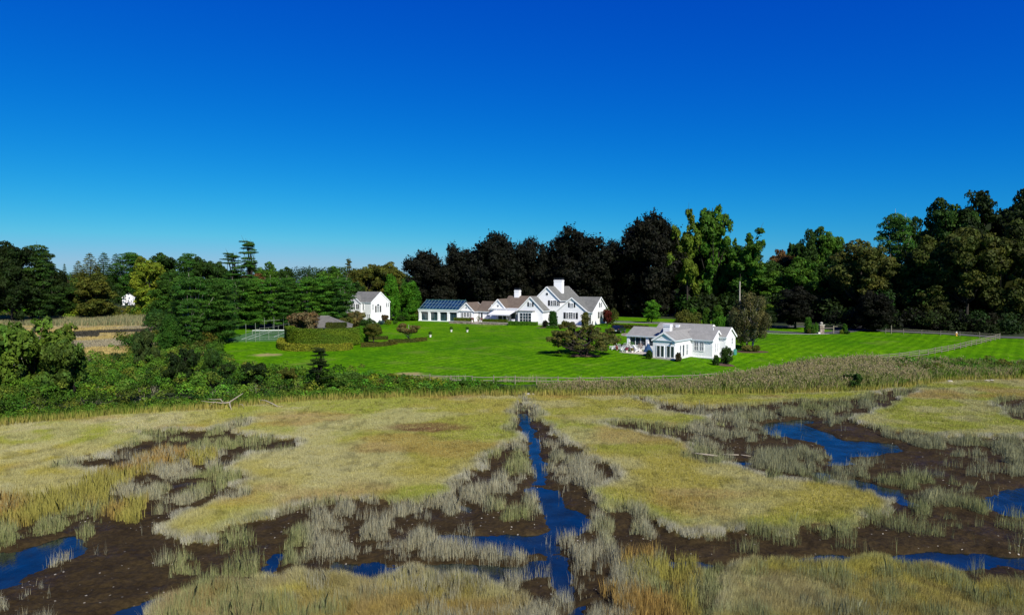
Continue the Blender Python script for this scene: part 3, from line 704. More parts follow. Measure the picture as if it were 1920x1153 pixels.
T('spruce', 196, 352, 477, 32, 'dkgreen', 'spruce_tree', 'dark spruce in the middle of the three spruces above the golden meadow')
T('spruce', 219, 356, 479, 28, 'dkgreen', 'spruce_tree', 'narrow dark spruce directly above the white shed')
T('oak1', 150, 262, 528, 34, 'dkgreen', 'broadleaf_tree', 'low dark tree between the far left lawn and the white shed')
T('oak2', 180, 252, 514, 34, 'olive', 'broadleaf_tree', 'round olive tree in front of the spruces, left of the white shed')
T('pine0', 245, 350, 474, 27, 'pine', 'pine_tree', 'deep green pine behind the yellow-green tree near the white shed')
T('oak0', 280, 262, 484, 31, 'yellow', 'broadleaf_tree', 'yellow-green tree with layered leaves right above the white shed')
T('oak1', 305, 300, 476, 34, 'dkgreen', 'broadleaf_tree', 'dark rounded crown on the skyline right of the yellow-green tree')
T('oak2', 318, 250, 513, 34, (.035, .085, .008), 'broadleaf_tree', 'fresh green round tree right of the yellow-green tree')
T('pine1', 352, 290, 476, 24, 'pine', 'pine_tree', 'pine on the skyline above the left end of the tall pine row')
T('oak0', 382, 292, 483, 25, 'dkgreen', 'broadleaf_tree', 'dark crown on the skyline left of the pair of old pines')
T('oak1', 408, 290, 492, 24, 'dkgreen', 'broadleaf_tree', 'lower dark crown at the foot of the left old pine')
T('oldpine', 438, 238, 475, 27, 'pine', 'pine_tree', 'broad flat-topped old pine, left of the tallest pine on the left skyline')
T('oldpine', 467, 240, 452, 25, 'pine', 'pine_tree', 'tallest scraggly old pine standing alone on the left skyline')
T('oak2', 500, 262, 493, 24, 'green', 'broadleaf_tree', 'leafy tree right of the tallest scraggly pine')
T('oak0', 530, 285, 502, 20, 'dkgreen', 'broadleaf_tree', 'low tree behind the pine row, sinking towards the distant hill')
T('oak1', 478, 256, 514, 34, 'rust', 'broadleaf_tree', 'reddish brown crown just above the pine row')
T('spruce', 581, 300, 500, 11, 'dkgreen', 'spruce_tree', 'small pointed spruce against the distant hill')
T('oak2', 620, 270, 501, 27, 'green', 'broadleaf_tree', 'green tree behind the right end of the pine row')
T('oldpine', 656, 246, 486, 10, 'olive', 'broadleaf_tree', 'thin half-bare tree poking above the wood left of the white gabled house')
T('oak0', 690, 236, 497, 32, 'olive', 'broadleaf_tree', 'olive wooded crown straight behind the white gabled house')
T('oak1', 727, 234, 493, 32, 'olive', 'broadleaf_tree', 'olive crown between the gabled house and the first dark beech')
T('oak2', 660, 226, 530, 26, 'dkgreen', 'broadleaf_tree', 'dark green tree peeping over the left eave of the white gabled house')
# white pines round the tennis court
for px, Y, tp, hw, k, lab in ((343,136,524,28,'pine1','tall pine at the left end of the pine row, next to the golden meadow'),
    (368,133,520,38,'pine0','large layered pine with bare grey limbs at the left of the tennis court'),
    (408,137,523,36,'pine1','broad pine whose branches sweep down beside the tennis court corner'),
    (354,128,560,22,'pine0','shorter pine in front of the tall pines left of the tennis court'),
    (418,143,572,24,'pine0','low leafy pine beside the left tennis court post')):
    T(k, px, Y, tp, hw, 'pine', 'pine_tree', lab)
for i, (px, tp, lab) in enumerate(((446,524,'row pine behind the left court post'), (478,523,'row pine behind the tennis net post'), (511,521,'row pine behind the middle of the court fence'),
    (544,521,'row pine above the left end of the tall hedge'), (577,520,'row pine directly above the grey hipped roof'), (610,518,'row pine above the right half of the tall hedge'), (642,521,'last pine of the row, touching the white gabled house'))):
    T('pine%d' % (i % 2), px, 176-i*.8, tp, 24+(i % 3)*2, 'pinelit' if i % 3 else 'pine', 'pine_tree', lab, group='row of pines behind the tennis court')
for i, (px, lab) in enumerate(((462,'second-rank pine between the first two row pines'), (528,'second-rank pine over the court fence'), (594,'second-rank pine behind the grey hipped roof'), (628,'second-rank pine left of the gabled house'))):
    T('pine%d' % ((i+1) % 2), px, 182, 522, 24, 'pine', 'pine_tree', lab, group='row of pines behind the tennis court')
T('arborvitae0', 318, 122, 590, 21, 'pine', 'evergreen_tree', 'dense dark green column of leaves at the right end of the golden meadow')
T('arborvitae0', 733, 198, 515, 17, (.055, .17, .008), 'evergreen_tree', 'tall slim flame-shaped evergreen touching the gabled house')
T('arborvitae1', 768, 200, 528, 23, (.05, .15, .008), 'evergreen_tree', 'broader flame-shaped evergreen right of the slim one')
# copper beeches
for px, Y, tp, hw, k, lab in ((798,214,473,46,'beech0','leftmost and lowest copper beech, above the greenhouse roof'),
    (862,218,462,38,'beech1','copper beech between the leftmost beech and the domed one'),
    (926,212,440,52,'beech2','domed copper beech above the middle wing of the main house'),
    (1000,216,450,38,'beech0','narrow copper beech in the dip left of the big chimney'),
    (1085,212,432,62,'beech1','broad copper beech standing right behind the big chimney'),
    (1147,220,454,34,'beech2','low copper beech tucked between two taller ones right of the big chimney'),
    (1217,212,404,60,'beech0','tallest copper beech with a pointed dome, left of the two light green trees')):
    T(k, px, Y, tp, hw, 'purple', 'beech_tree', lab)
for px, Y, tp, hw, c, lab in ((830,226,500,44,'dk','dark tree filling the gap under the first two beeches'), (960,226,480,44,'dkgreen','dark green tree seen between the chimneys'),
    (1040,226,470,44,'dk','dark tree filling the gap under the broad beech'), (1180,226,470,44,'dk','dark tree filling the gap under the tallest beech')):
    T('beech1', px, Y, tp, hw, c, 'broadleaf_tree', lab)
# right-hand wood
for px, Y, tp, hw, k, c, lab in ((1288,207,397,34,'tulip0',(.085,.13,.010),'tall lumpy light green tree right beside the tallest beech'),
    (1336,212,390,38,'tulip1','green','tall lumpy tree with the highest head, second from the tallest beech'),
    (1398,204,430,42,'tulip0','green','tree with ragged separate heads right of the two tall light green trees'),
    (1310,222,450,46,'oak0','dk','dark tree under the two tall light green trees'),
    (1362,218,458,44,'oak1','dkgreen','dark green tree behind the pale utility pole'),
    (1425,220,478,44,'oak2','dkgreen','leafy dark tree behind the weeping birch'),
    (1470,232,470,32,'oak0','rust','reddish tree in the low gap of the right skyline'),
    (1446,206,510,40,'oak1','green','middle-height green tree under the reddish tree'),
    (1482,246,458,17,'tulip1','dkgreen','small ragged crown in the low gap of the right skyline'),
    (1513,222,434,27,'oak2','dkgreen','left of two rounded dark crowns in the middle of the right skyline'),
    (1549,224,429,32,'oak0','green','right of two rounded crowns in the middle of the right skyline'),
    (1500,202,484,42,'oak1','green','green tree below the two rounded crowns'),
    (1560,200,480,42,'oak2','dkgreen','dark green tree left of the olive-brown maple'),
    (1614,182,451,54,'oakhigh0',(.060,.068,.012),'broad maple turning olive-brown in the middle of the right wood'),
    (1655,190,480,40,'oak1',(.05,.065,.008),'olive tree leaning against the olive-brown maple'),
    (1676,206,402,36,'pine0','pine','pointed dark green pine rising left of the great right-hand trees'),
    (1722,210,410,32,'oak2','dkgreen','rounded tree between the pointed pine and the great right-hand trees'),
    (1738,176,446,50,'oak1',(.045,.06,.008),'olive-leaved tree in front of the rounded tree by the great right-hand trees'),
    (1784,186,376,54,'oak0','dkgreen','first of the great right-hand trees, rising over the olive-leaved tree'),
    (1845,182,364,60,'oak2','dk','highest dark dome of the great right-hand trees'),
    (1915,184,362,58,'oak1','dk','dark tree cut by the right edge of the picture'),
    (1812,168,428,56,'oakhigh0',(.045,.055,.008),'olive tree standing forward of the highest dark dome'),
    (1884,168,418,58,'oak2',(.042,.052,.008),'olive tree standing forward at the right edge of the picture'),
    (1760,172,500,44,'oak1',(.035,.045,.007),'low olive tree whose leaves hang over the far rail fence')):
    T(k, px, Y, tp, hw, c, 'broadleaf_tree' if k != 'pine0' else 'pine_tree', lab)
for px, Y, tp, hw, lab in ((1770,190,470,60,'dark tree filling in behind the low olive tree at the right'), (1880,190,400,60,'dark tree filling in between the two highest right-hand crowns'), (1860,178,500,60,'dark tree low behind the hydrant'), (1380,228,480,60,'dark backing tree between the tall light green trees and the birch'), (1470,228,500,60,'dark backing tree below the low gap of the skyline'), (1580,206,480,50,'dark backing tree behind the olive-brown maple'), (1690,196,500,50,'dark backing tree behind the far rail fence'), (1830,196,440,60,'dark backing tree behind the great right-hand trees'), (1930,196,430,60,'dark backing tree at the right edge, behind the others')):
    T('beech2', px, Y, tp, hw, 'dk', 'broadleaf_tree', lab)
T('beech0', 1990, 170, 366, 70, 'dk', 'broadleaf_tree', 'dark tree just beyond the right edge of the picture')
T('oak1', 1492, 170, 538, 34, 'purple', 'broadleaf_tree', 'small dark purple tree over the drive left of the stone gate pillar', base=None)
T('beech1', 1640, 163, 548, 32, 'purple', 'broadleaf_tree', 'round dark purple tree touching the left end of the far rail fence')
T('lollipop', 1442, 166, 582, 15, 'dk', 'shrub', 'black-green clipped ball right of the weeping birch', 'shrub')
T('oak2', 1440, 178, 571, 18, (.10, .16, .01), 'broadleaf_tree', 'bright yellow-green leaves lit behind the black-green ball')
# garden trees
T('oak1', 1222, 184, 563, 16.5, 'bright', 'garden_tree', 'bright green egg-shaped tree beside the pale footpath')
T('bush0', 1290, 160, 582, 29, 'olive', 'spreading_shrub', 'wide brown-green mound behind the cottage chimneys', 'shrub')
T('bullet', 1300, 168, 578, 8, 'pinelit', 'topiary', 'slim clipped evergreen peeping over the brown-green mound', 'topiary')
T('bullet', 1325, 165, 577, 7.5, 'green', 'topiary', 'slimmer of the two clipped columns behind the cottage', 'topiary')
T('bullet', 1346, 163, 572, 10.5, 'green', 'topiary', 'stouter of the two clipped columns behind the cottage', 'topiary')
T('bush1', 1355, 157, 592, 17, 'bright', 'shrub', 'bright green shrub at the foot of the stout clipped column', 'shrub')
T('shrub0', 1379, 150, 588, 18, 'dkgreen', 'shrub', 'dark shrub between the cottage and the weeping birch', 'shrub')
T('birch', 1406, 126, 551, 37, (.085, .085, .028), 'birch_tree', 'brownish weeping birch on the lawn right of the cottage')
T('bush0', 1403, 124.6, 646, 11, 'gold', 'shrub', 'yellowish shrub in the mulch under the weeping birch', 'shrub')
T('bush1', 1418, 124.2, 647, 8, 'olive', 'shrub', 'small olive shrub in the mulch, right of the yellowish one', 'shrub')
T('spreading', 1094, 119, 592, 62, (.085, .088, .018), 'spreading_tree', 'wide old two-stemmed tree on the lawn in front of the main house', rot=.3)
T('bush1', 1146, 178, 577, 14, (.05, .065, .008), 'shrub', 'rounded golden-green shrub at the right corner of the main house', 'shrub')
T('shrub1', 1139, 173, 581, 8, 'red', 'shrub', 'dark red shrub touching the right wall of the main house', 'shrub')
T('apple', 766, 139, 606, 22, (.11, .09, .025), 'garden_tree', 'small bronze-leaved tree on a thin trunk inside its own low hedge', rot=1)
T('lollipop', 699, 134.5, 607, 17, 'olive', 'garden_tree', 'round-headed small tree at the right end of the tall hedge')
T('shrub1', 567, 142, 585, 27, (.12, .085, .035), 'garden_tree', 'bronze-brown small tree behind the left end of the tall hedge')
T('shrub2', 667, 166, 583, 20, (.12, .10, .03), 'garden_tree', 'bronze-green small tree in front of the white gabled house')
T('shrub0', 646, 160, 595, 15, 'olive', 'shrub', 'olive shrub left of the bronze-green tree by the gabled house', 'shrub')
T('bush0', 688, 158, 597, 18, 'dkgreen', 'shrub', 'dark mounded shrub at the near corner of the gabled house', 'shrub')
T('shrub1', 722, 184, 590, 6.5, (.07, .05, .02), 'shrub', 'bronze shrub against the right wall of the gabled house', 'shrub')
T('bush1', 714, 182, 600, 6, 'blue', 'shrub', 'blue-grey low shrub left of the bronze shrub by the gabled house', 'shrub')
T('bush0', 728, 182, 599, 6, 'yellow', 'shrub', 'yellow-green low shrub right of the bronze shrub by the gabled house', 'shrub')
T('bush1', 741, 184, 601, 5, 'green', 'shrub', 'little green shrub at the foot of the slim flame-shaped evergreen', 'shrub')
T('bush0', 752, 196, 592, 8, 'dkgreen', 'shrub', 'dark low shrub between the two flame-shaped evergreens', 'shrub')
T('bush1', 774, 200, 582, 14, 'olive', 'shrub', 'shaded shrub touching the left end of the greenhouse', 'shrub')
# clipped shrubs by the houses
T('bullet', 1037, 171, 583, 9, (.022, .07, .008), 'topiary', 'tall rounded clipped yew in front of the main house', 'topiary')
T('bullet', 1098, 172, 585, 7, 'olive', 'topiary', 'olive clipped yew half hidden behind the wide old tree', 'topiary')
T('bush0', 1022.5, 170.5, 600, 5.5, 'purple', 'shrub', 'dark purple ball shrub left of the tall clipped yew', 'shrub')
T('bush1', 1061, 170.5, 601, 8, 'olive', 'shrub', 'olive dome shrub right of the tall clipped yew', 'shrub')
T('bush0', 1028, 168.5, 611, 4.5, 'bright', 'shrub', 'leftmost of the small green balls under the tall clipped yew', 'shrub')
T('bush1', 1036, 168.2, 611, 4.3, 'bright', 'shrub', 'middle of the small green balls under the tall clipped yew', 'shrub')
T('bush0', 1043.5, 168, 611, 4.3, 'bright', 'shrub', 'rightmost of the small green balls under the tall clipped yew', 'shrub')
T('bush1', 1051, 169, 608, 6, 'olive', 'shrub', 'olive low shrub right of the small green balls', 'shrub')
T('arborvitae1', 1218, 115.5, 656, 6.4, (.03, .07, .008), 'topiary', 'green clipped cone left of the cottage front doors', 'topiary')
T('arborvitae1', 1273, 112.6, 660.5, 6.2, 'brown', 'topiary', 'brownish clipped cone right of the cottage front doors', 'topiary')
T('arborvitae1', 1344, 111.2, 665, 6.4, (.03, .08, .008), 'topiary', 'green clipped cone at the lowest corner of the cottage', 'topiary')
T('bush0', 1364, 112.8, 649, 12, 'dkgreen', 'shrub', 'dark shrub at the right-hand wall of the cottage', 'shrub')
T('bullet', 1516, 157.5, 595, 7, 'pinelit', 'topiary', 'tall clipped shrub left of the stone gate pillar', 'topiary')
T('bush1', 1529, 157, 605, 6, 'pinelit', 'topiary', 'rounded clipped shrub touching the stone gate pillar', 'topiary')
T('bush0', 1518, 156.3, 615.5, 4, 'olive', 'shrub', 'small ball left of the gate pillar, under the tall clipped shrub', 'shrub')
T('bush1', 1526, 156.2, 616, 4, 'green', 'shrub', 'small ball nearest the white block of the gate pillar', 'shrub')
T('arborvitae1', 1585, 158, 607, 5, 'pinelit', 'topiary', 'clipped shrub right of the driveway gate', 'topiary')
T('bush0', 1579, 157, 618, 4, 'yellow', 'shrub', 'yellowish ball at the foot of the clipped shrub right of the gate', 'shrub')
T('bush1', 1590, 156.6, 620, 5, 'dkgreen', 'shrub', 'dark low shrub right of the yellowish ball by the gate', 'shrub')
# bigger plants rising from the thicket at the left
T('shrub0', -30, 80, 612, 60, (.07, .12, .012), 'broadleaf_tree', 'leafy tree at the left edge rising from the thicket')
T('shrub2', 62, 84, 600, 72, (.075, .125, .012), 'broadleaf_tree', 'biggest round tree of the thicket, in front of the golden meadow')
T('shrub1', 118, 82, 640, 40, (.05, .085, .010), 'shrub', 'dark shrub right of the biggest thicket tree', 'shrub')
T('shrub2', 92, 108, 622, 12, 'dkgreen', 'sapling', 'little pointed sapling against the golden meadow', 'sapling')
T('shrub0', 272, 103, 617, 22, (.03, .05, .01), 'shrub', 'shrub against the right half of the golden meadow', 'shrub')
T('shrub2', 345, 88, 654, 30, 'dk', 'broadleaf_tree', 'dark thicket tree with pale stems below the layered pine')
T('shrub0', 395, 92, 655, 17, 'dkgreen', 'shrub', 'dark shrub at the left tip of the big lawn', 'shrub')
T('shrub1', 425, 92, 682, 15, 'dk', 'shrub', 'pointed dark shrub below the left tip of the big lawn', 'shrub')
T('shrub0', 476, 92, 680, 26, 'dk', 'shrub', 'dark leafy shrub reaching up over the left part of the lawn', 'shrub')
T('bush0', 398, 118, 640, 20, 'green', 'shrub', 'fresh green shrub on the lawn edge left of the tennis court', 'shrub')
T('shrub2', 536, 91, 690, 20, 'olive', 'shrub', 'olive shrub in the thicket left of the lone sapling', 'shrub')
T('oldpine', 597, 88, 653, 25, 'dk', 'sapling', 'lone dark sapling with a wavy stem in front of the hedges', 'sapling')
T('shrub1', 600, 89, 690, 26, 'green', 'shrub', 'dense shrub at the foot of the lone sapling', 'shrub')
T('bush0', 650, 90, 697, 34, (.05, .11, .012), 'shrub', 'light green mound right of the lone sapling', 'shrub')
T('bush1', 715, 91.5, 703, 42, 'olive', 'shrub', 'olive brown mound at the left end of the front rail fence', 'shrub')
T('bush0', 700, 90, 716, 34, (.05, .12, .012), 'shrub', 'bright leafy mound below the olive brown mound', 'shrub')
T('shrub2', 868, 90.5, 712, 14, 'green', 'shrub', 'small green shrub in front of the rail fence, left of the ditch', 'shrub')
T('shrub0', 1600, 92.6, 700, 18, 'dkgreen', 'shrub', 'dark shrub buried in the reeds at the right', 'shrub')


# ------------------------------------------------------------------ leafy masses nobody could count
def mass(name, spheres, per, size, seed, cols, label, cat):
    """spheres: list of (x, y, z, rxy, rz)"""
    r = np.random.default_rng(seed); L = np.array(spheres); a = (L[:, 3]*(L[:, 3]+2*L[:, 4])*2); cnt = np.maximum(20, (a*per).astype(int))
    k = np.repeat(np.arange(len(L)), cnt); n = len(k); d = rand_dirs(n, r); d[:, 2] = np.abs(d[:, 2])*np.where(r.random(n) < .15, -.4, 1)
    p = L[k, :3]+d*np.stack([L[k, 3], L[k, 3], L[k, 4]], 1)*r.uniform(.72, 1.12, n)[:, None]
    keep = p[:, 2] > ground_z(p[:, 0], p[:, 1])+.05; p = p[keep]; d = d[keep]; k = k[keep]; n = len(k)
    sz = np.interp(p[:, 1], [60, 120, 400, 900], [size, size*1.3, size*2.4, size*5])
    Vq = leaf_quads(p, d, sz, r, .6, .75); t = tints(k, len(L), n, r, .38, .25, .14)
    cc = np.array([COL[c] for c in cols])[r.integers(0, len(cols), len(L))][k]
    o = link(name, new_mesh(name, Vq, np.arange(len(Vq)).reshape(-1, 4), t*np.repeat(cc, 4, 0), [LEAF]))
    return tag(o, label, cat, kind='stuff')
def scatter(poly, n, rr, hfun, seed, flat=.85):
    r = np.random.default_rng(seed); px = np.array([a for a, b in poly]); yy = np.array([b for a, b in poly]); out = []
    while len(out) < n:
        q = r.uniform(px.min(), px.max(), 4000); y = r.uniform(yy.min(), yy.max(), 4000); m = inpoly(poly, q, y) & (r.random(4000) < y/yy.max())
        for a, b in zip(q[m], y[m]):
            x = X(a, b); rad = r.uniform(*rr); h = hfun(a, b)*r.uniform(.45, 1.05); out.append((x, b, gz(x, b)+max(0, h-rad*flat), rad, rad*flat))
            if len(out) >= n: break
    return out
COL['tgreen'] = (.08, .17, .012); COL['tolive'] = (.095, .13, .014)
TH = [(-700,58),(-300,64),(0,72.5),(200,77.5),(400,81.5),(560,85.5),(760,88.3),(950,89.5),(985,91.2),(780,92.2),(640,96),(520,97),(440,100),(400,112),(370,116),(300,116),(220,114),(150,108),(60,106),(0,101),(-700,96)]
TH2 = [(-700,57),(-300,63),(0,71),(200,76),(400,80.5),(560,84.8),(760,87.6),(960,89),(960,90),(760,89.6),(560,87),(400,83),(200,79),(0,74),(-700,61)]
def hth(a, b): return np.interp(a, [-700, 0, 200, 320, 400, 520, 640, 760, 850, 960], [4.5, 3.6, 3.3, 3.2, 2.7, 2.2, 2.1, 1.7, 1.3, .9])*np.interp(b-shoreY(a), [0, 3, 8], [.45, .8, 1.0])
mass('thicket', scatter(TH, 1500, (.55, 1.4), hth, 11)+scatter(TH2, 900, (.4, .8), lambda a, b: 1.1, 12)+scatter(TH, 300, (.4, .7), lambda a, b: hth(a, b)*1.35, 14), 38, .20, 13,
     ['green', 'tgreen', 'tolive', 'tgreen', 'tolive', 'dkgreen', 'green'], 'tangled wild shrubs along the edge of the marsh', 'undergrowth')
VINE = [(620,88),(760,88.6),(900,89.8),(940,91.5),(800,92),(660,93)]
mass('vines', scatter(VINE, 150, (.5, 1.0), lambda a, b: np.interp(a, [620, 760, 940], [2.0, 1.5, 1.0]), 15), 40, .22, 16, ['bright', 'green', 'yellow'], 'light green creepers in front of the lawn fence', 'undergrowth')
UL = [(-300,262),(60,262),(70,258),(180,258),(330,245),(330,262),(210,276),(120,280),(60,275),(-300,275)]
mass('hedgerow', scatter(UL, 150, (1.6, 3.2), lambda a, b: 4.6 if a > 80 else 2.4, 21), 9, .30, 22, ['green', 'dkgreen', 'olive', 'green', 'yellow'], 'mixed green bushes between the golden meadow and the far lawn', 'undergrowth')
mass('shore_bushes', scatter([(215,150),(330,112),(400,118),(410,138),(400,150),(330,150),(290,165)], 110, (.9, 2.0), lambda a, b: 3.4, 23), 16, .26, 24, ['green', 'olive', 'dkgreen'], 'bushes between the golden meadow and the big pines', 'undergrowth')
UR = [(1130,214),(1240,206),(1400,196),(1450,190),(1560,182),(1660,176),(1760,172),(1900,168),(2500,168),(2500,260),(700,260),(700,226),(780,224),(900,224)]
mass('understorey_shade', scatter(UR, 620, (2.5, 4.5), lambda a, b: 8.5 if a < 1560 else 13, 31, 1.1), 5, .55, 32, ['dk', 'dk', 'dkgreen', 'purple'], 'undergrowth coloured near-black for the shade beneath the trees behind the houses', 'undergrowth')  # under-tree darkness is put into these leaf colours
mass('woods_edge_shade', scatter([(1560,170),(1680,165),(1780,160),(1900,155),(2400,155),(2400,168),(1900,167),(1660,175),(1560,180)], 170, (1.4, 2.8), lambda a, b: 5.5, 38, 1.0), 9, .40, 39, ['dk', 'dk', 'purple'], 'bushes coloured black-green to stand for deep shade beyond the far rail fence', 'undergrowth')  # filler below the crowns, coloured almost black to paint their shade
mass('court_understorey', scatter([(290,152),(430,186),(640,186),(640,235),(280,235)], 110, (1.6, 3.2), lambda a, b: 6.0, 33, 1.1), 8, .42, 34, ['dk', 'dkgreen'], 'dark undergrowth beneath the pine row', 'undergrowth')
mass('far_wood', scatter([(-500,330),(2400,330),(2400,420),(-500,420)], 420, (5, 9), lambda a, b: 12.5, 35, .9), 2.6, .40, 36, ['dkgreen', 'green', 'olive', 'dk'], 'unbroken far woodland beyond the estate', 'woodland')
mass('distant_wooded_hill', [(X(px, 900), 900+i % 3*20, 9+9*max(0, 1-abs(px-600)/160)+vnoise(px*.03, 0)*7, 15, 13) for i, px in enumerate(np.arange(-600, 2500, 9))], .35, .40, 37, ['dkgreen', 'dk'], 'low distant wooded hill on the horizon', 'woodland')


# ------------------------------------------------------------------ marsh grasses
def blades(name, x, y, h, width, col, seed, label, cat, lean=.35, z=None, wind=(0, 0), tri=False):
    r = np.random.default_rng(seed); n = len(x)
    if z is None: z = ground_z(x, y)-.03
    a = r.uniform(0, 2*math.pi, n); w = width*r.uniform(.7, 1.3, n)
    la = r.uniform(0, 2*math.pi, n); ll = h*lean*r.random(n)
    tx = np.cos(la)*ll+wind[0]*h; ty = np.sin(la)*ll+wind[1]*h
    B = np.stack([x, y, z], 1); dx = np.stack([np.cos(a)*w/2, np.sin(a)*w/2, 0*a], 1)
    mid = B+np.stack([tx*.35, ty*.35, h*.6], 1); T = B+np.stack([tx, ty, h*(1-.25*(ll/np.maximum(h, .01)))], 1)
    K = 3 if tri else 5
    Vq = (np.stack([B-dx, B+dx, T], 1) if tri else np.stack([B-dx, B+dx, mid+dx*.8, T, mid-dx*.8], 1)).reshape(-1, 3)
    F = np.arange(n*K, dtype=np.int32).reshape(-1, K)
    return tag(link(name, new_mesh(name, Vq, F, np.repeat(col, K, 0), [BLADE])), label, cat, kind='stuff')
def fan(n, y0, y1, seed, power=1.0, lo=-420, hi=2420):
    r = np.random.default_rng(seed); u = r.random(n)
    y = (y0**power+(y1**power-y0**power)*u)**(1/power) if power else y0*(y1/y0)**u
    px = r.uniform(lo, hi, n); return X(px, y), y, px, r
def palette(r, n, cols, sel):
    c = np.array(cols)[sel]; t = (1+(r.random(n)-.5)*.5)[:, None]; return c*t
def marsh_col(x, y, r, tb):
    """blade colours of the salt meadow: gold-green inside, straw and silver near the mud"""
    n = len(x); a = fbm(x*.045, y*.075, 51, 3); b = fbm(x*.16, y*.22, 53, 3); c = fbm(x*.5, y*.5, 57, 2)
    gold = np.array([.40, .35, .060]); green = np.array([.31, .345, .038]); pale = np.array([.47, .44, .22]); silver = np.array([.50, .48, .36]); rust = np.array([.38, .25, .08])
    m = sstep(.40, .62, a)[:, None]; col = gold*(1-m)+green*m
    px = 960+1280*x/y
    pw = np.clip(sstep(.46, .66, b)*.65+np.interp(px, [100, 800], [.6, 0])*sstep(.3, .6, c)+.12, 0, 1)[:, None]; col = col*(1-pw)+pale*pw
    rw = (sstep(.60, .74, fbm(x*.09+7, y*.15, 59, 3))*.6)[:, None]; col = col*(1-rw)+rust*rw
    for qx, qy, rr in ((800, 808, 2.6), (790, 812, 1.4)):
        gx_, gy_ = ground_pt(qx, qy); d = np.hypot((x-gx_)/1.9, y-gy_)/rr; w = ((1-sstep(.5, 1.1, d+c*.4-.2))*.8)[:, None]; col = col*(1-w)+np.array([.20, .11, .055])*w
    sw = np.clip((1-sstep(.45, .86, tb+(c-.5)*.3))*.9*(.35+.65*sstep(.35, .55, b))*np.interp(y, [33, 38], [.25, 1]), 0, 1)[:, None]; col = col*(1-sw)+silver*sw
    sp = (1-.30*sstep(.58, .72, fbm(x*1.1, y*.8, 58, 3)))[:, None]; col = col*sp
    br_ = (sstep(37, 33, y)*.35*sstep(.4, .6, vnoise(x*2.2, y*.8, 60)))[:, None] if False else (np.clip((38-y)/5, 0, 1)*.45*sstep(.35, .6, fbm(x*1.5, y*.7, 60)))[:, None]; col = col*(1-br_)+np.array([.26, .20, .09])*br_
    return col*(1+(r.random(n)-.5)*.5)[:, None]
# salt meadow: short dense matted grass on the raised turf
xs_, ys_, px_, r_ = fan(3000000, 27.5, 108, 61, .75)
tb = samp(turf_b, xs_, ys_); ts = samp(turf.astype(np.float32), xs_, ys_)
k = (ts > .5) & (ys_ < shoreY(px_)+1.0); xs_, ys_, tb = xs_[k], ys_[k], tb[k]
edge = 1-sstep(.55, .95, tb)
h = (.17+.16*fbm(xs_*.4, ys_*.4, 63, 3)+.18*edge)*np.interp(ys_, [32, 38], [1.7, 1.0])
w = np.interp(ys_, [30, 60, 108], [.020, .026, .055])
swx = (fbm(xs_*.12, ys_*.12, 65)-.5)*1.6
blades('salt_meadow_grass', xs_, ys_, h, w, marsh_col(xs_, ys_, r_, tb), 62, 'short matted yellow-green marsh grass', 'grass', .55, wind=(swx*.5, -.08), tri=True)
# cordgrass: taller, silvery, in clumps with mud between
xs_, ys_, px_, r_ = fan(2300000, 27, 95, 71, .6)
tl = samp(tall.astype(np.float32), xs_, ys_); ts = samp(turf.astype(np.float32), xs_, ys_); wt = samp(water.astype(np.float32), xs_, ys_); tb = samp(turf_b, xs_, ys_)
cl = fbm(xs_*.75, ys_*.75, 73, 3); near_edge = (tb > .30) & (ts < .5) & (cl > .46); stray = (cl > .66) & (ts < .5) & (ys_ > 34)
p_ = np.where((tl > .5) & (ts < .5), sstep(.40, .62, cl), 0); p_ = np.maximum(p_, near_edge*.6); p_ = np.maximum(p_, stray*.25); p_ = np.maximum(p_, (ts > .5)*(ys_ < 38.5)*sstep(.40, .6, cl)*.45); off_ = (px_ < -40) | (px_ > 1960); p_ = np.maximum(p_, off_*(ts < .5)*sstep(.46, .58, cl)*.7); wb_ = samp(water_b, xs_, ys_); p_ *= np.where(wt > .5, .02, 1)*np.where(wb_ > .12, .35, 1)
k = r_.random(len(xs_)) < p_; xs_, ys_, cl = xs_[k], ys_[k], cl[k]
n = len(xs_); h = (.35+.60*sstep(.42, .72, cl))*r_.uniform(.3, 1.25, n); w = np.interp(ys_, [28, 60, 95], [.0085, .017, .035])
hue = fbm(xs_*.14, ys_*.14, 75, 3); gr = sstep(.42, .62, hue)[:, None]
col = np.array([.37, .36, .24])*(1-gr)+np.array([.27, .30, .11])*gr
dr = (sstep(.5, .75, r_.random(n))*.5)[:, None]; col = col*(1-dr)+np.array([.42, .35, .19])*dr
farx = sstep(1200, 1500, 960+1280*xs_/ys_)[:, None]*.6; col = col*(1-farx)+np.array([.19, .21, .09])*farx
col = col*(1+(r_.random(n)-.5)*.9)[:, None]
blades('cordgrass', xs_, ys_, h, w, col, 72, 'tall silvery cordgrass standing in clumps on the mud', 'grass', .32)
# russet and golden tall grass
xs_, ys_, px_, r_ = fan(560000, 27, 75, 81, .6)
gl = samp(gold.astype(np.float32), xs_, ys_); k = (gl > .5) & (fbm(xs_*.6, ys_*.6, 83) > .36); xs_, ys_ = xs_[k], ys_[k]; n = len(xs_)
q = sstep(.32, .55, fbm(xs_*.3, ys_*.3, 85))[:, None]; col = (np.array([.36, .24, .07])*(1-q)+np.array([.34, .31, .07])*q)*(1+(r_.random(n)-.5)*.6)[:, None]
blades('russet_grass', xs_, ys_, r_.uniform(.6, 1.15, n), np.interp(ys_, [30, 75], [.016, .034]), col, 82, 'russet and gold tall grass beside the creeks', 'grass', .3)
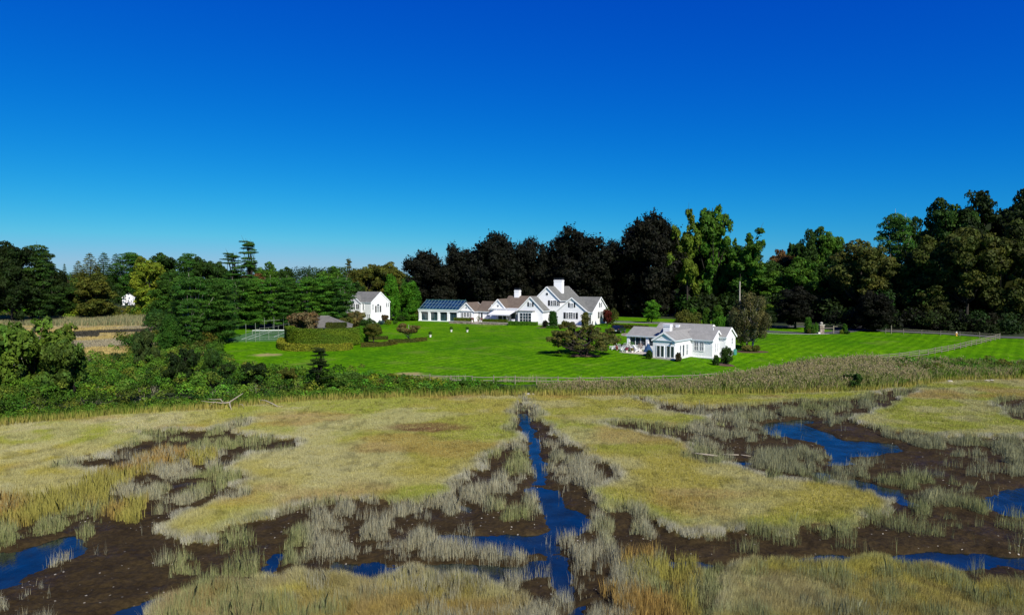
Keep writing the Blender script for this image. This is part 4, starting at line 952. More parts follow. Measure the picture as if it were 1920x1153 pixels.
# grass along the foot of the thicket and reeds
xs_, ys_, px_, r_ = fan(340000, 60, 106, 91, 1.0)
d = ys_-shoreY(px_); k = (d > -1.6+fbm(xs_*.4, ys_*.3, 93)*1.2) & (d < 2.2); xs_, ys_, px_, d = xs_[k], ys_[k], px_[k], d[k]; n = len(xs_)
q = np.clip(sstep(-1.2, .8, d)+.5*(fbm(xs_*.3, ys_*.3, 95)-.5), 0, 1)[:, None]
col = (np.array([.38, .32, .08])*(1-q)+np.array([.13, .20, .02])*q)*(1+(r_.random(n)-.5)*.5)[:, None]
blades('bank_grass', xs_, ys_, r_.uniform(.5, 1.15, n), .05, col, 92, 'long green-gold grass along the foot of the bank', 'grass', .3)
# meadow fringe reeds, far left
xs_, ys_, px_, r_ = fan(60000, 214, 262, 96, 1.0, -100, 330)
k = ys_ > 226-px_*.02+(fbm(xs_*.1, ys_*.1, 97)-.5)*16; xs_, ys_ = xs_[k], ys_[k]; n = len(xs_)
col = np.array([[.20, .22, .10]])*(1+(r_.random(n)-.5)*.6)[:, None]; col[r_.random(n) < .35] = (.36, .30, .15)
blades('meadow_reeds', xs_, ys_, r_.uniform(1.0, 2.3, n), .14, col, 98, 'grey-green reeds along the back of the golden meadow', 'reeds', .3)
# meadow turf and dark strips
xs_, ys_, px_, r_ = fan(160000, 106, 262, 99, 1.0, -100, 400)
k = inpoly(MEADOW, px_, ys_); xs_, ys_, px_ = xs_[k], ys_[k], px_[k]; n = len(xs_); q = fbm(xs_*.06, ys_*.05, 100, 4)
col = (np.array([.46, .36, .13])[None]*(1-sstep(.45, .62, q))[:, None]+np.array([.34, .30, .19])[None]*sstep(.45, .62, q)[:, None])*(1+(r_.random(n)-.5)*.5)[:, None]
dk = inpoly([(100,182),(182,179),(184,192),(292,198),(306,200),(304,208),(200,202),(118,194)], px_, ys_); col[dk] = np.array([.07, .065, .045])
blades('meadow_grass', xs_, ys_, np.where(dk, .8, .45)*r_.uniform(.6, 1.2, n), .16, col, 94, 'straw-coloured meadow grass with dark ditch edges', 'grass', .6)
# reed bed: stems, drooping leaves and feathery plumes
RB = [(1010,89),(1120,89),(1300,89.5),(1500,90.5),(1640,92.5),(1700,95),(1780,101.5),(1920,103.5),(2200,104.5),(2200,110.5),(1920,110),(1700,110.5),(1600,109),(1500,104),(1400,97.5),(1330,94),(1210,92.2),(1120,92),(1010,91.3)]
xs_, ys_, px_, r_ = fan(230000, 88, 112, 101, 1.0, 1000, 2200)
k = inpoly(RB, px_, ys_) & (fbm(xs_*.5, ys_*.5, 103) > .30) & (r_.random(len(xs_)) < .62); xs_, ys_, px_ = xs_[k], ys_[k], px_[k]; n = len(xs_)
hr = np.interp(px_, [1000, 1130, 1300, 1450, 1600, 1720, 1800, 2200], [1.0, 1.3, 1.5, 2.0, 2.35, 2.0, 1.6, 1.6])*r_.uniform(.7, 1.12, n)*(.68+.60*fbm(xs_*.3, ys_*.35, 105))*np.interp(ys_-shoreY(px_), [0, 1.5], [.6, 1])
gq = sstep(1560, 1800, px_+(fbm(xs_*.2, ys_*.2, 107)-.5)*300)[:, None]
col = (np.array([.20, .235, .060])*(1-gq)+np.array([.12, .20, .025])*gq)*(1+(r_.random(n)-.5)*.6)[:, None]
straw = (r_.random(n) < .12+.5*sstep(.45, .65, fbm(xs_*.25, ys_*.3, 109)))[:, None]; col = np.where(straw, np.array([.34, .29, .14]), col)
zb = ground_z(xs_, ys_)-.05
def rep(kk, s): return np.repeat(kk, s, 0)
LX = rep(xs_, 4)+r_.normal(size=n*4)*.10; LY = rep(ys_, 4)+r_.normal(size=n*4)*.10; LH = rep(hr, 4)
lz = rep(zb, 4)+LH*np.tile([0, .15, .35, .5], n); lh = LH*np.tile([.92, .55, .5, .45], n)
wx_ = rep((fbm(xs_*.35, ys_*.5, 108)-.35)*.9, 4)
blades('reed_bed', LX, LY, lh, .065, rep(col, 4), 102, 'tall brown-green reeds between the marsh and the lawn', 'reeds', .6, z=lz, wind=(wx_, 0))
pm = r_.random(n) < np.interp(px_, [1000, 1300, 1650, 1800], [.08, .15, .15, .02]); nn_ = pm.sum()
pp = np.stack([xs_[pm]+.10*hr[pm], ys_[pm], zb[pm]+hr[pm]*.95], 1); pp = np.repeat(pp, 3, 0)+r_.normal(size=(nn_*3, 3))*np.array([.07, .07, .14])
Vq = leaf_quads(pp, np.tile([[0, -1., .2]], (len(pp), 1)), .24, r_, .35, .9, droop=(.5, 0, -1.0))
pc = np.array([[.27, .22, .12]])*(1+(r_.random(len(pp))-.5)*.5)[:, None]
tag(link('reed_plumes', new_mesh('reed_plumes', Vq, np.arange(len(Vq)).reshape(-1, 4), np.repeat(pc, 4, 0), [BLADE])), 'brown feathery plumes on top of the reed bed', 'reeds', kind='stuff')
# small-leaved weeds among the reeds at the right
mass('right_bank_weeds', scatter([(1640,98),(1720,100),(1790,104),(1930,106),(2300,107),(2300,111),(1930,110.5),(1700,110.5),(1640,106)], 190, (.5, 1.0), lambda a, b: 1.9, 111), 34, .2, 112, ['green', 'bright', 'olive', 'green'], 'leafy green weeds at the right end of the reed bed', 'undergrowth')

# ------------------------------------------------------------------ buildings
def frame(name, x, y, z, th, label, cat, group=None):
    return empty(name, (x, y, z), -R(th), label, cat, group)
def wing(root, u0, u1, v0, v1, zb, ze, zr, axis, wall, roof, over=.35, rake=.22, trim=True, name='wall'):
    """a gabled block: walls, shingled roof and white rake boards"""
    um, vm = (u0+u1)/2, (v0+v1)/2
    if axis == 'v': pent = [(u0, zb), (u1, zb), (u1, ze), (um, zr), (u0, ze)]; ext = (v0, v1); mp = lambda a, e, z: (a, e, z); a0, a1, am = u0, u1, um
    else: pent = [(v0, zb), (v1, zb), (v1, ze), (vm, zr), (v0, ze)]; ext = (u0, u1); mp = lambda a, e, z: (e, a, z); a0, a1, am = v0, v1, vm
    w = MB(); V = [mp(a, e, z) for e in ext for a, z in pent]
    w.add(V, [(4,3,2,1,0), (5,6,7,8,9)]+[(i, (i+1) % 5, 5+(i+1) % 5, 5+i) for i in range(5)])
    w.build(name, M[wall], root)
    sl = (zr-ze)/(am-a0); t = .17; lo = ze-over*sl; g = .015
    prof = [(a0-over, lo+g), (am, zr+g), (a1+over, lo+g), (a1+over, lo+g+t), (am, zr+g+t), (a0-over, lo+g+t)]
    r = MB(); e0, e1 = ext[0]-rake, ext[1]+rake; V = [mp(a, e, z) for e in (e0, e1) for a, z in prof]
    r.add(V, [(5,4,1,0), (4,3,2,1), (6,7,10,11), (7,8,9,10)]+[(i, (i+1) % 6, 6+(i+1) % 6, 6+i) for i in range(6)])
    ro = r.build('roof', M[roof], root)
    if trim:
        for e in ((e0-.03, e1+.03) if axis == 'v' else (e1+.03,)):
            for a in (a0-over, a1+over): MB().bar(mp(a, e, lo+.02), mp(am, e, zr+.04), .07, .26).build('rake_board', M['white'], root)
        for a in (a0-over-.03, a1+over+.03): MB().bar(mp(a, e0, lo+.09), mp(a, e1, lo+.09), .05, .2).build('gutter', M['eave_shade'], root)  # gutter strips painted in the tint of eave shade
    return ro
def window(root, face, pos, a, z, w, h, nx=2, nz=2, glass='glass', fr=.09, arch=False, name='window', proud=.05):
    """pos is the wall plane (v for front, u for right); a is the left edge along the wall"""
    mp = (lambda q, d, zz: (q, pos-d, zz)) if face == 'front' else (lambda q, d, zz: (pos+d, q, zz))
    f = MB()
    def bx(q0, q1, z0, z1, d0, d1):
        p = mp(q0, d0, z0); q = mp(q1, d1, z1); f.box([min(a_, b_) for a_, b_ in zip(p, q)], [max(a_, b_) for a_, b_ in zip(p, q)])
    bx(a-fr, a, z-fr, z+h+fr, .0, proud+.03); bx(a+w, a+w+fr, z-fr, z+h+fr, .0, proud+.03)
    bx(a, a+w, z-fr, z, .0, proud+.04); bx(a, a+w, z+h, z+h+fr, .0, proud+.03)
    for i in range(1, nx): bx(a+w*i/nx-.022, a+w*i/nx+.022, z, z+h, proud-.02, proud+.015)
    for i in range(1, nz): bx(a, a+w, z+h*i/nz-.022, z+h*i/nz+.022, proud-.02, proud+.012)
    o = f.build(name, M['white'], root)
    g = MB(); p = mp(a, .002, z); q = mp(a+w, proud-.022, z+h); g.box([min(a_, b_) for a_, b_ in zip(p, q)], [max(a_, b_) for a_, b_ in zip(p, q)])
    g.build('pane', M[glass], o)
    if arch:
        n = 12; ar = MB(); V = [mp(a+w/2, .06, z+h+fr)]+[mp(a+w/2+w*.5*math.cos(math.pi*i/n), .06, z+h+fr+w*.5*math.sin(math.pi*i/n)) for i in range(n+1)]
        V += [mp(a+w/2, .0, z+h+fr)]+[mp(a+w/2+w*.5*math.cos(math.pi*i/n), .0, z+h+fr+w*.5*math.sin(math.pi*i/n)) for i in range(n+1)]
        ar.add(V, [(0, i, i+1) for i in range(1, n+1)]+[(i, i+n+2, i+n+3, i+1) for i in range(1, n+1)]); ar.build('fanlight', M['glass'], o)
    return o
def shutter(root, face, pos, a, z, w, h, arch=False):
    mp = (lambda q, d, zz: (q, pos-d, zz)) if face == 'front' else (lambda q, d, zz: (pos+d, q, zz))
    s = MB(); n = 6 if arch else 1
    top = [(a+w/2+w/2*math.cos(math.pi*i/n), z+h-w/2+w*.6*math.sin(math.pi*i/n)) for i in range(n+1)] if arch else [(a+w, z+h), (a, z+h)]
    pts = [(a, z), (a+w, z)]+top; k = len(pts)
    s.add([mp(q, .06, zz) for q, zz in pts]+[mp(q, .0, zz) for q, zz in pts], [tuple(range(k)), tuple(range(2*k-1, k-1, -1))]+[(i, i+k, (i+1) % k+k, (i+1) % k) for i in range(k)])
    for i in range(5):
        zz = z+.15+i*(h-.45)/5; p = mp(a+.05, .06, zz); q = mp(a+w-.05, .08, zz+.05); s.box([min(a_, b_) for a_, b_ in zip(p, q)], [max(a_, b_) for a_, b_ in zip(p, q)])
    return s.build('shutter', M['shutter'], root)
def oculus(root, pos, a, z, r, mat='glass'):
    o = MB(); n = 14
    for rr, d, in ((r+.08, .05),): o.add([(a+rr*math.cos(2*math.pi*i/n), pos-d, z+rr*math.sin(2*math.pi*i/n)) for i in range(n)]+[(a+rr*math.cos(2*math.pi*i/n), pos, z+rr*math.sin(2*math.pi*i/n)) for i in range(n)], [tuple(range(n))]+[(i, i+n, (i+1) % n+n, (i+1) % n) for i in range(n)])
    w = o.build('window', M['white'], root); g = MB(); g.add([(a+r*math.cos(2*math.pi*i/n), pos-.056, z+r*math.sin(2*math.pi*i/n)) for i in range(n)]+[(a+r*math.cos(2*math.pi*i/n), pos-.02, z+r*math.sin(2*math.pi*i/n)) for i in range(n)], [tuple(range(n))]+[(i, i+n, (i+1) % n+n, (i+1) % n) for i in range(n)]); g.build('pane', M[mat], w)
def chimney(root, u, v, w, d, z0, z1, cap=True):
    c = MB().box((u-w/2, v-d/2, z0), (u+w/2, v+d/2, z1)).box((u-w/2-.07, v-d/2-.07, z1-.32), (u+w/2+.07, v+d/2+.07, z1-.14)).build('chimney', M['white'], root)
    if cap:
        k = MB().box((u-w/2-.05, v-d/2-.05, z1+.42), (u+w/2+.05, v+d/2+.05, z1+.5))
        for su in (-1, 1):
            for sv in (-1, 1): k.box((u+su*(w/2-.08)-.06, v+sv*(d/2-.08)-.06, z1), (u+su*(w/2-.08)+.06, v+sv*(d/2-.08)+.06, z1+.42))
        k.box((u-w/2+.1, v-d/2+.1, z1), (u+w/2-.1, v+d/2-.1, z1+.38)); k.build('chimney_cap', M['chimcap'], c)

# ---- main house
HX, HY, HZ = 11.64, 178.0, 4.21
h = frame('main_house', HX, HY, HZ, 28, 'large white clapboard house with many gables, black shutters and two white chimneys', 'house')
wing(h, 0, 8.6, 0, 6.9, -.7, 3.15, 6.58, 'v', 'clap', 'roof_grey')
wing(h, 2.0, 9.6, .7, 12.5, -.7, 2.98, 6.6, 'u', 'clap', 'roof_grey')
wing(h, -7.9, -.4, 3.0, 17, -.7, 5.85, 9.33, 'v', 'clap', 'roof_grey')
wing(h, -10.8, -3.5, -1, 3.6, -.7, 3.2, 6.68, 'v', 'clap', 'roof_grey')
wing(h, -17.2, -7.9, 1.5, 10.5, -.7, 3.3, 6.65, 'u', 'clap', 'roof_brown')
wing(h, -20.0, -15.0, 0, 6.2, -.7, 3.37, 5.88, 'v', 'clap', 'roof_brown')
wing(h, -25.3, -19.4, 2.0, 8.4, -.9, 2.56, 5.06, 'u', 'clap', 'roof_brown')
wing(h, -30.1, -25.2, 0, 6.0, -1.0, 2.6, 4.8, 'v', 'clap', 'roof_brown')
chimney(h, -3.2, 8.6, 2.35, 1.5, 5.5, 11.2); chimney(h, -14.6, 6.0, 1.45, 1.3, 4.6, 8.4)
MB().box((-19.4, -.75, 3.12), (-10.75, 1.45, 3.45)).box((-19.5, -.85, 3.45), (-10.65, 1.45, 3.55)).build('porch_roof', M['white'], h)
MB().box((-10.2, -2.2, -.7), (-6.0, -1.02, 2.9)).build('bay', M['clap'], h)
MB().box((-10.4, -2.4, 2.9), (-5.8, -1.02, 3.08)).build('bay_roof', M['roof_grey'], h)
for a, w_ in ((-9.65, .85), (-8.7, 1.45), (-7.15, .85)): window(h, 'front', -2.2, a, .15, w_, 2.35, 1 if w_ < 1 else 2, 3)
# awning
aw = MB(); n = 9
for i in range(n):
    u0, u1 = -18.1+i*.74, -18.1+(i+1)*.74-.02
    aw.add([(u0-.5, -3.6, 2.05), (u1-.5, -3.6, 2.05), (u1, -.9, 3.0), (u0, -.9, 3.0), (u0-.5, -3.6, 2.0), (u1-.5, -3.6, 2.0), (u1, -.9, 2.95), (u0, -.9, 2.95)], [(0,1,2,3),(7,6,5,4),(0,4,5,1),(1,5,6,2),(2,6,7,3),(3,7,4,0)])
    aw.box((u0-.5, -3.66, 1.78), (u1-.5, -3.62, 2.06))
awn = aw.build('awning', M['awning'], h)
for a in (-18.0, -12.2): MB().bar((a, -.9, 2.6), (a-.4, -3.5, 2.0), .06).build('awning_arm', M['white'], awn)
for a in (-17.4, -15.9, -14.2, -12.7): window(h, 'front', 1.42 if a > -15 else -.03, a, -.1, 1.25, 2.3, 1, 1)
for a in (-17.6, -14.5, -11.3): MB().box((a-.11, -.7, -.7), (a+.11, -.48, 3.12)).build('porch_post', M['white'], h)
for a in (-19.2, -18.4): window(h, 'front', 0, a, 2.3, .6, .5, 2, 1)
# windows and shutters
window(h, 'front', 3.0, -3.05, 4.4, .55, 1.3, 1, 3); window(h, 'front', 3.0, -2.35, 4.4, .95, 1.35, 2, 4); window(h, 'front', 3.0, -1.25, 4.4, .45, 1.3, 1, 3)
shutter(h, 'front', 3.0, -3.85, 4.35, .55, 1.45); shutter(h, 'front', 3.0, -.98, 4.35, .5, 1.45)
oculus(h, 3.0, -4.15, 7.45, .36)
window(h, 'front', 0, 2.75, 1.3, .5, 1.45, 1, 3); window(h, 'front', 0, 3.4, 1.3, 1.15, 1.5, 2, 4); window(h, 'front', 0, 4.7, 1.3, .5, 1.45, 1, 3)
shutter(h, 'front', 0, 2.0, 1.2, .6, 1.6); shutter(h, 'front', 0, 5.4, 1.2, .6, 1.6)
window(h, 'front', 0, 3.85, 4.2, .8, .95, 2, 3, 'pale_glass'); shutter(h, 'front', 0, 3.3, 4.15, .4, 1.25, True); shutter(h, 'front', 0, 4.85, 4.15, .4, 1.25, True)
window(h, 'front', -1, -7.4, 4.3, .6, .85, 2, 2, 'pale_glass'); shutter(h, 'front', -1, -8.0, 4.2, .42, 1.2, True); shutter(h, 'front', -1, -6.62, 4.2, .42, 1.2, True)
window(h, 'front', .7, 8.85, .1, .5, 2.1, 1, 4)
window(h, 'right', 9.6, 5.75, 1.35, 1.2, 1.5, 2, 4); shutter(h, 'right', 9.6, 4.9, 1.25, .65, 1.65); shutter(h, 'right', 9.6, 7.3, 1.25, .65, 1.65)
window(h, 'right', 9.6, 6.35, 4.2, .7, .9, 2, 3, 'pale_glass'); shutter(h, 'right', 9.6, 5.75, 4.1, .45, 1.2, True); shutter(h, 'right', 9.6, 7.2, 4.1, .45, 1.2, True)
for a in (-22.0, -21.1): window(h, 'front', 2.0, a, 1.1, .65, 1.05, 2, 2, 'pale_glass')
window(h, 'front', 2.0, -24.9, .0, .5, 2.1, 2, 4, 'pale_glass'); window(h, 'front', 2.0, -24.1, .0, .6, 2.1, 1, 1)
window(h, 'front', 0, -29.3, .0, .62, 2.1, 2, 4); window(h, 'front', 0, -28.45, .95, .7, 1.15, 2, 2); window(h, 'front', 0, -27.5, .95, .7, 1.15, 2, 2); window(h, 'front', 0, -26.6, .0, .62, 2.1, 2, 4)
oculus(h, 0, -27.65, 3.5, .2); oculus(h, 0, -17.5, 4.15, .3, 'pale_glass')
MB().box((-30.2, -.3, 2.55), (-25.1, -.02, 2.72)).build('cornice', M['white'], h)
MB().lathe([(.09, 0), (.09, .35), (.14, .36), (.14, .42)], 8, (-21.6, 3.6, 3.9)).build('roof_vent', M['white'], h)

# ---- greenhouse
g = frame('greenhouse', HX, HY, HZ, 28, 'white-columned greenhouse with a blue-green glass roof at the left end of the main house', 'greenhouse')
U0, U1 = -43.9, -30.35
MB().box((U0, .45, -1.2), (U1, 7.8, -.35)).box((U0-.1, -.15, -1.2), (U1, .45, -.42)).build('plinth', M['white'], g)
MB().box((U0-.15, -.12, 2.12), (U1, .35, 2.68)).box((U0-.25, -.25, 2.56), (U1+.02, .36, 2.76)).box((U0-.12, .35, 2.12), (U0+.25, 7.9, 2.68)).build('beam', M['white'], g)
for i in range(5):
    a = U0+i*3.28
    MB().box((a, -.05, -.42), (a+.72, .40, 2.12)).box((a-.05, -.10, -.42), (a+.77, .44, -.2)).box((a-.05, -.10, 1.96), (a+.77, .44, 2.12)).build('pier', M['white'], g)
for i in range(4):
    a = U0+i*3.28+.72; w_ = 2.56
    f = MB(); f.box((a, .30, 1.98), (a+w_, .38, 2.12)).box((a, .30, -.42), (a+w_, .38, -.30))
    for q in (0, .5, 1): f.box((a+q*(w_-.08), .29, -.42), (a+q*(w_-.08)+.08, .39, 2.12))
    for q in (.25, .75): f.box((a+q*w_-.03, .31, -.3), (a+q*w_+.03, .37, 1.98))
    wo_ = f.build('glazed_bay', M['green_metal'], g)
    MB().box((a+.01, .32, -.41), (a+w_-.01, .35, 2.11)).build('pane', M['glass'], wo_)
    MB().box((a+w_*.35, .395, -.2), (a+w_*.42, .41, 1.9)).box((a+w_*.6, .395, -.2), (a+w_*.72, .41, 1.9)).build('blind', M['pale_glass'], wo_)
rv0, rvm, rv1, rz0, rz1 = -.1, 3.95, 8.0, 2.74, 5.38
gr = MB()
gr.add([(U0, rv0, rz0), (U1, rv0, rz0), (U1, rvm, rz1), (U0, rvm, rz1), (U0, rv1, rz0), (U1, rv1, rz0)], [(0,1,2,3), (3,2,5,4), (0,3,4), (1,5,2)])
gro = gr.build('glass_roof', M['roof_glass'], g)
br = MB()
for i in range(13):
    u = U0+(U1-U0)*i/12; br.bar((u, rv0, rz0+.03), (u, rvm, rz1+.03), .05, .05); br.bar((u, rv1, rz0+.03), (u, rvm, rz1+.03), .07, .07)
for q in (.33, .66): br.bar((U0, rv0+(rvm-rv0)*q, rz0+(rz1-rz0)*q+.03), (U1, rv0+(rvm-rv0)*q, rz0+(rz1-rz0)*q+.03), .06, .06)
br.build('glazing_bars', simple('pale_green_bars', (.16, .26, .27), .5, .1, 4), gro)
rb = MB(); rb.bar((U0-.1, rvm, rz1+.08), (U1+.1, rvm, rz1+.08), .2, .14); rb.bar((U0-.1, rv0, rz0+.12), (U1, rv0, rz0+.12), .12, .3)
for i in range(0, 13, 2): rb.bar((U0+(U1-U0)*i/12, rvm, rz1), (U0+(U1-U0)*i/12, rvm, rz1+.35), .06)
rb.build('ridge_bar', M['green_metal'], gro)
MB().box((U0, 7.6, -1.2), (U1, 7.8, 2.68)).box((U0, .45, -.4), (U0+.1, 7.6, 2.1)).build('back_wall', M['clap'], g)

# ---- terrace in front of the main house
tr = frame('terrace', HX, HY, HZ, 28, None, None); bpy.data.objects.remove(tr)
def loc2w(u, v, th=28, ox=HX, oy=HY): c, s = math.cos(R(th)), math.sin(R(th)); return ox+u*c+v*s, oy-u*s+v*c
def framed(name, mb, mat, th=28, o=(HX, HY, HZ), **kw):
    ob = mb.build(name, mat); ob.location = o; ob.rotation_euler = (0, 0, -R(th)); return tag(ob, **kw)
framed('terrace', MB().box((-29.6, -5.0, -1.2), (-10.9, 1.4, -.22)).box((-10.9, -4.4, -1.2), (8.4, -.02, -.32)), M['paving'], kind='structure')
for a, b_, lab in ((-29.9, -22.8, 'low fieldstone wall left of the garden steps'), (-20.2, -11.6, 'low fieldstone wall right of the garden steps')):
    wl = MB().box((a, -5.5, -1.5), (b_, -5.02, -.12)); ob = framed('stone_wall', wl, M['stone'], label=lab, cat='wall')
    cp = MB().box((a-.05, -5.58, -.12), (b_+.05, -4.95, -.02)).build('coping', M['paving'], ob)
st = MB()
for i in range(4): st.box((-22.7, -6.3+i*.35, -1.5), (-20.3, -5.95+i*.35, -.92+i*.2))
framed('garden_steps', st, M['stone'], label='short stone steps between the two low fieldstone walls', cat='steps')

# ---- white gabled house at the left
l = frame('gabled_house', -38.89, 188, 3.68, 33, 'two-storey white house with a grey roof and an arched window, left of the greenhouse', 'house')
wing(l, -8.6, 0, 0, 7.5, -1.2, 5.5, 8.3, 'u', 'clap', 'roof_grey', .12, .1)
wing(l, -9.6, -3.44, -.4, 6.8, -1.2, 5.38, 7.4, 'v', 'clap', 'roof_grey', .12, .1)
for a in (-7.35, -6.7, -6.05): window(l, 'front', -.4, a, 3.7, .45, 1.35, 1, 3)
window(l, 'front', -.4, -7.1, 5.25, 1.2, .02, 1, 1, arch=True, name='arched_window')
for a in (-8.75, -7.95, -5.2, -4.55): shutter(l, 'front', -.4, a, 3.75, .35, 1.3)
for a in (-8.35, -4.85): window(l, 'front', -.4, a, 3.8, .3, 1.2, 1, 3, 'pale_glass', .04)
window(l, 'front', 0, -3.1, 3.6, .5, 1.5, 1, 4, 'pale_glass'); window(l, 'front', 0, -1.35, .9, .4, 1.4, 1, 3, 'pale_glass'); window(l, 'front', 0, -.75, .9, .4, 1.4, 1, 3)
window(l, 'right', 0, .5, 3.6, .5, 1.5, 1, 4, 'pale_glass')
window(l, 'right', 0, 2.35, 2.85, .9, 1.7, 2, 4, 'pale_glass', arch=True, name='arched_window'); shutter(l, 'right', 0, 1.65, 2.8, .5, 1.8); shutter(l, 'right', 0, 3.5, 2.8, .5, 1.8)
window(l, 'right', 0, 5.9, 4.2, .38, 1.1, 1, 3); window(l, 'right', 0, 6.6, 4.2, .38, 1.1, 1, 3)

# ---- cottage
CX, CY, CZ0 = 24.11, 116.5, 1.95
c = frame('cottage', CX, CY, CZ0, 38, 'low white cottage with a pale grey roof, glazed porch and patio on the front lawn', 'house')
wing(c, 0, 4.1, 0, 10.5, -.6, 3.1, 4.38, 'v', 'clap', 'roof_pale', .18, .15)
wing(c, 3.2, 8.0, 6.35, 11.0, -1.7, 2.95, 4.42, 'u', 'clap', 'roof_pale', .2, .18)
wing(c, -3.0, 9.2, 9.3, 14.0, -.9, 3.35, 4.85, 'u', 'clap', 'roof_pale', .2, .18)
wing(c, -6.5, 4.0, 13.6, 19.5, -.6, 3.2, 4.9, 'u', 'clap', 'roof_pale', .2, .18)
# porch: half wall, posts and dark glazing under its own roof
MB().box((-10, 9.5, -.3), (.2, 9.7, 1.05)).box((-10, 9.7, -.3), (-9.8, 15.4, 1.05)).build('half_wall', M['white'], c)
MB().box((-9.6, 9.9, -.3), (.2, 15.4, .1)).box((-9.6, 15.2, .1), (.2, 15.4, 2.6)).build('porch_room', M['clap'], c)
for a in (-10.05, -6.1, -2.2): MB().box((a, 9.38, -.3), (a+.55, 9.85, 2.62)).box((a-.05, 9.33, 2.45), (a+.6, 9.9, 2.62)).build('porch_column', M['white'], c)
for a, b_ in ((-9.5, -6.1), (-5.55, -2.2), (-1.65, .2)):
    n = max(1, round((b_-a)/1.15)); f = MB(); f.box((a, 9.56, 2.5), (b_, 9.66, 2.6))
    for i in range(n+1): q = a+(b_-a)*i/n; f.box((q-.05, 9.55, 1.05), (q+.05, 9.67, 2.5))
    wo_ = f.build('porch_window', M['white'], c); MB().box((a, 9.6, 1.06), (b_, 9.625, 2.5)).build('pane', M['glass'], wo_)
wing(c, -10.0, 1.0, 9.5, 15.4, 2.62, 2.8, 4.2, 'u', 'white', 'roof_pale', .28, .22, name='gable_boards')
chimney(c, -1.6, 9.2, 1.3, 1.0, 3.0, 5.15, False); MB().box((-2.35, 8.6, 5.15), (-.85, 9.8, 5.28)).build('chimney_slab', M['white'], c)
MB().box((-.95, 11.0, 4.2), (-.25, 11.6, 5.05)).build('roof_vent', M['white'], c); MB().lathe([(.12, 0), (.12, .4)], 8, (-4.3, 14.6, 4.0)).build('roof_vent', M['white'], c)
MB().lathe([(.07, 0), (.07, .5)], 8, (6.6, 10.2, 4.4)).build('vent_pipe', M['white'], c)
for a in (.75, 1.5, 2.6, 3.32): window(c, 'front', 0, a, .3, .56, 1.85, 1, 1, fr=.08, name='glazed_door' if a in (1.5, 2.6) else 'window')
window(c, 'right', 4.1, 1.6, .4, .7, 1.8, 1, 2, 'pale_glass'); window(c, 'right', 4.1, 2.8, .3, .75, 1.95, 1, 1); window(c, 'right', 4.1, 4.3, .4, .9, 1.8, 2, 2, 'pale_glass')
for a in (4.75, 5.72): window(c, 'front', 6.35, a, 1.1, .72, 1.5, 2, 2, 'pale_glass')
for a in (7.3, 8.4, 9.5): window(c, 'right', 8.0, a, .85, .5, 1.5, 2, 2, 'pale_glass')
window(c, 'right', 9.2, 11.9, 2.0, .8, 1.1, 2, 2, 'pale_glass')
tl_ = MB(); tl_.box((-.1, -.16, 3.0), (4.2, -.02, 3.14)); tl_.build('cornice', M['eave_shade'], c)  # strip under the gable, coloured like the shade below the eaves
MB().box((-.15, -.25, -.6), (4.25, -.03, .12)).build('doorstep', M['paving'], c)
MB().box((3.3, 6.2, -.12), (8.15, 6.34, .02)).box((8.01, 6.2, -.12), (8.15, 11, .02)).build('water_table', M['white'], c)
MB().bar((3.35, -.05, 2.72), (3.65, -.3, 2.6), .12).bar((3.5, -.05, 2.72), (3.2, -.3, 2.6), .12).build('floodlight', M['chimcap'], c)

# ---- shed and pool pavilion
s = frame('shed', X(229, 330), 330, gz(X(229, 330), 330), -25, 'small white shed standing among the trees beyond the golden meadow', 'shed')
wing(s, 0, 5.2, 0, 6, -.5, 3.6, 5.6, 'v', 'white', 'roof_grey', .15, .12); MB().box((1.0, -.05, 2.0), (4.2, -.01, 2.1)).box((1.0, -.06, .1), (4.2, -.01, 1.9)).build('door', M['awning'], s)
px0, py0 = -41.7, 151.0; pz = gz(px0, py0)
p = empty('pool_pavilion', (px0, py0, pz), R(12), 'pavilion with a hipped dark grey roof hidden behind the tall curved hedge', 'pavilion')
rf = MB(); hw = 6.2; rf.add([(-hw, -hw, 2.25), (hw, -hw, 2.25), (hw, hw, 2.25), (-hw, hw, 2.25), (-1.0, 0, 4.45), (1.0, 0, 4.45)], [(0,1,5,4), (1,2,5), (2,3,4,5), (3,0,4), (3,2,1,0)]); rfo = rf.build('roof', mat_shingle('dark_grey_shingles', (.085, .08, .065), (.13, .125, .105)), p)
MB().bar((-1, 0, 4.5), (-hw, -hw, 2.3), .16, .08).bar((1, 0, 4.5), (hw, -hw, 2.3), .16, .08).bar((-1, 0, 4.5), (1, 0, 4.5), .2, .1).build('hip_caps', M['roof_pale'], rfo)
MB().box((-5.2, -5.2, -.3), (5.2, 5.2, 2.2)).build('wall', M['clap'], p); window(p, 'front', -5.2, -3, .2, 6, 1.8, 5, 1)

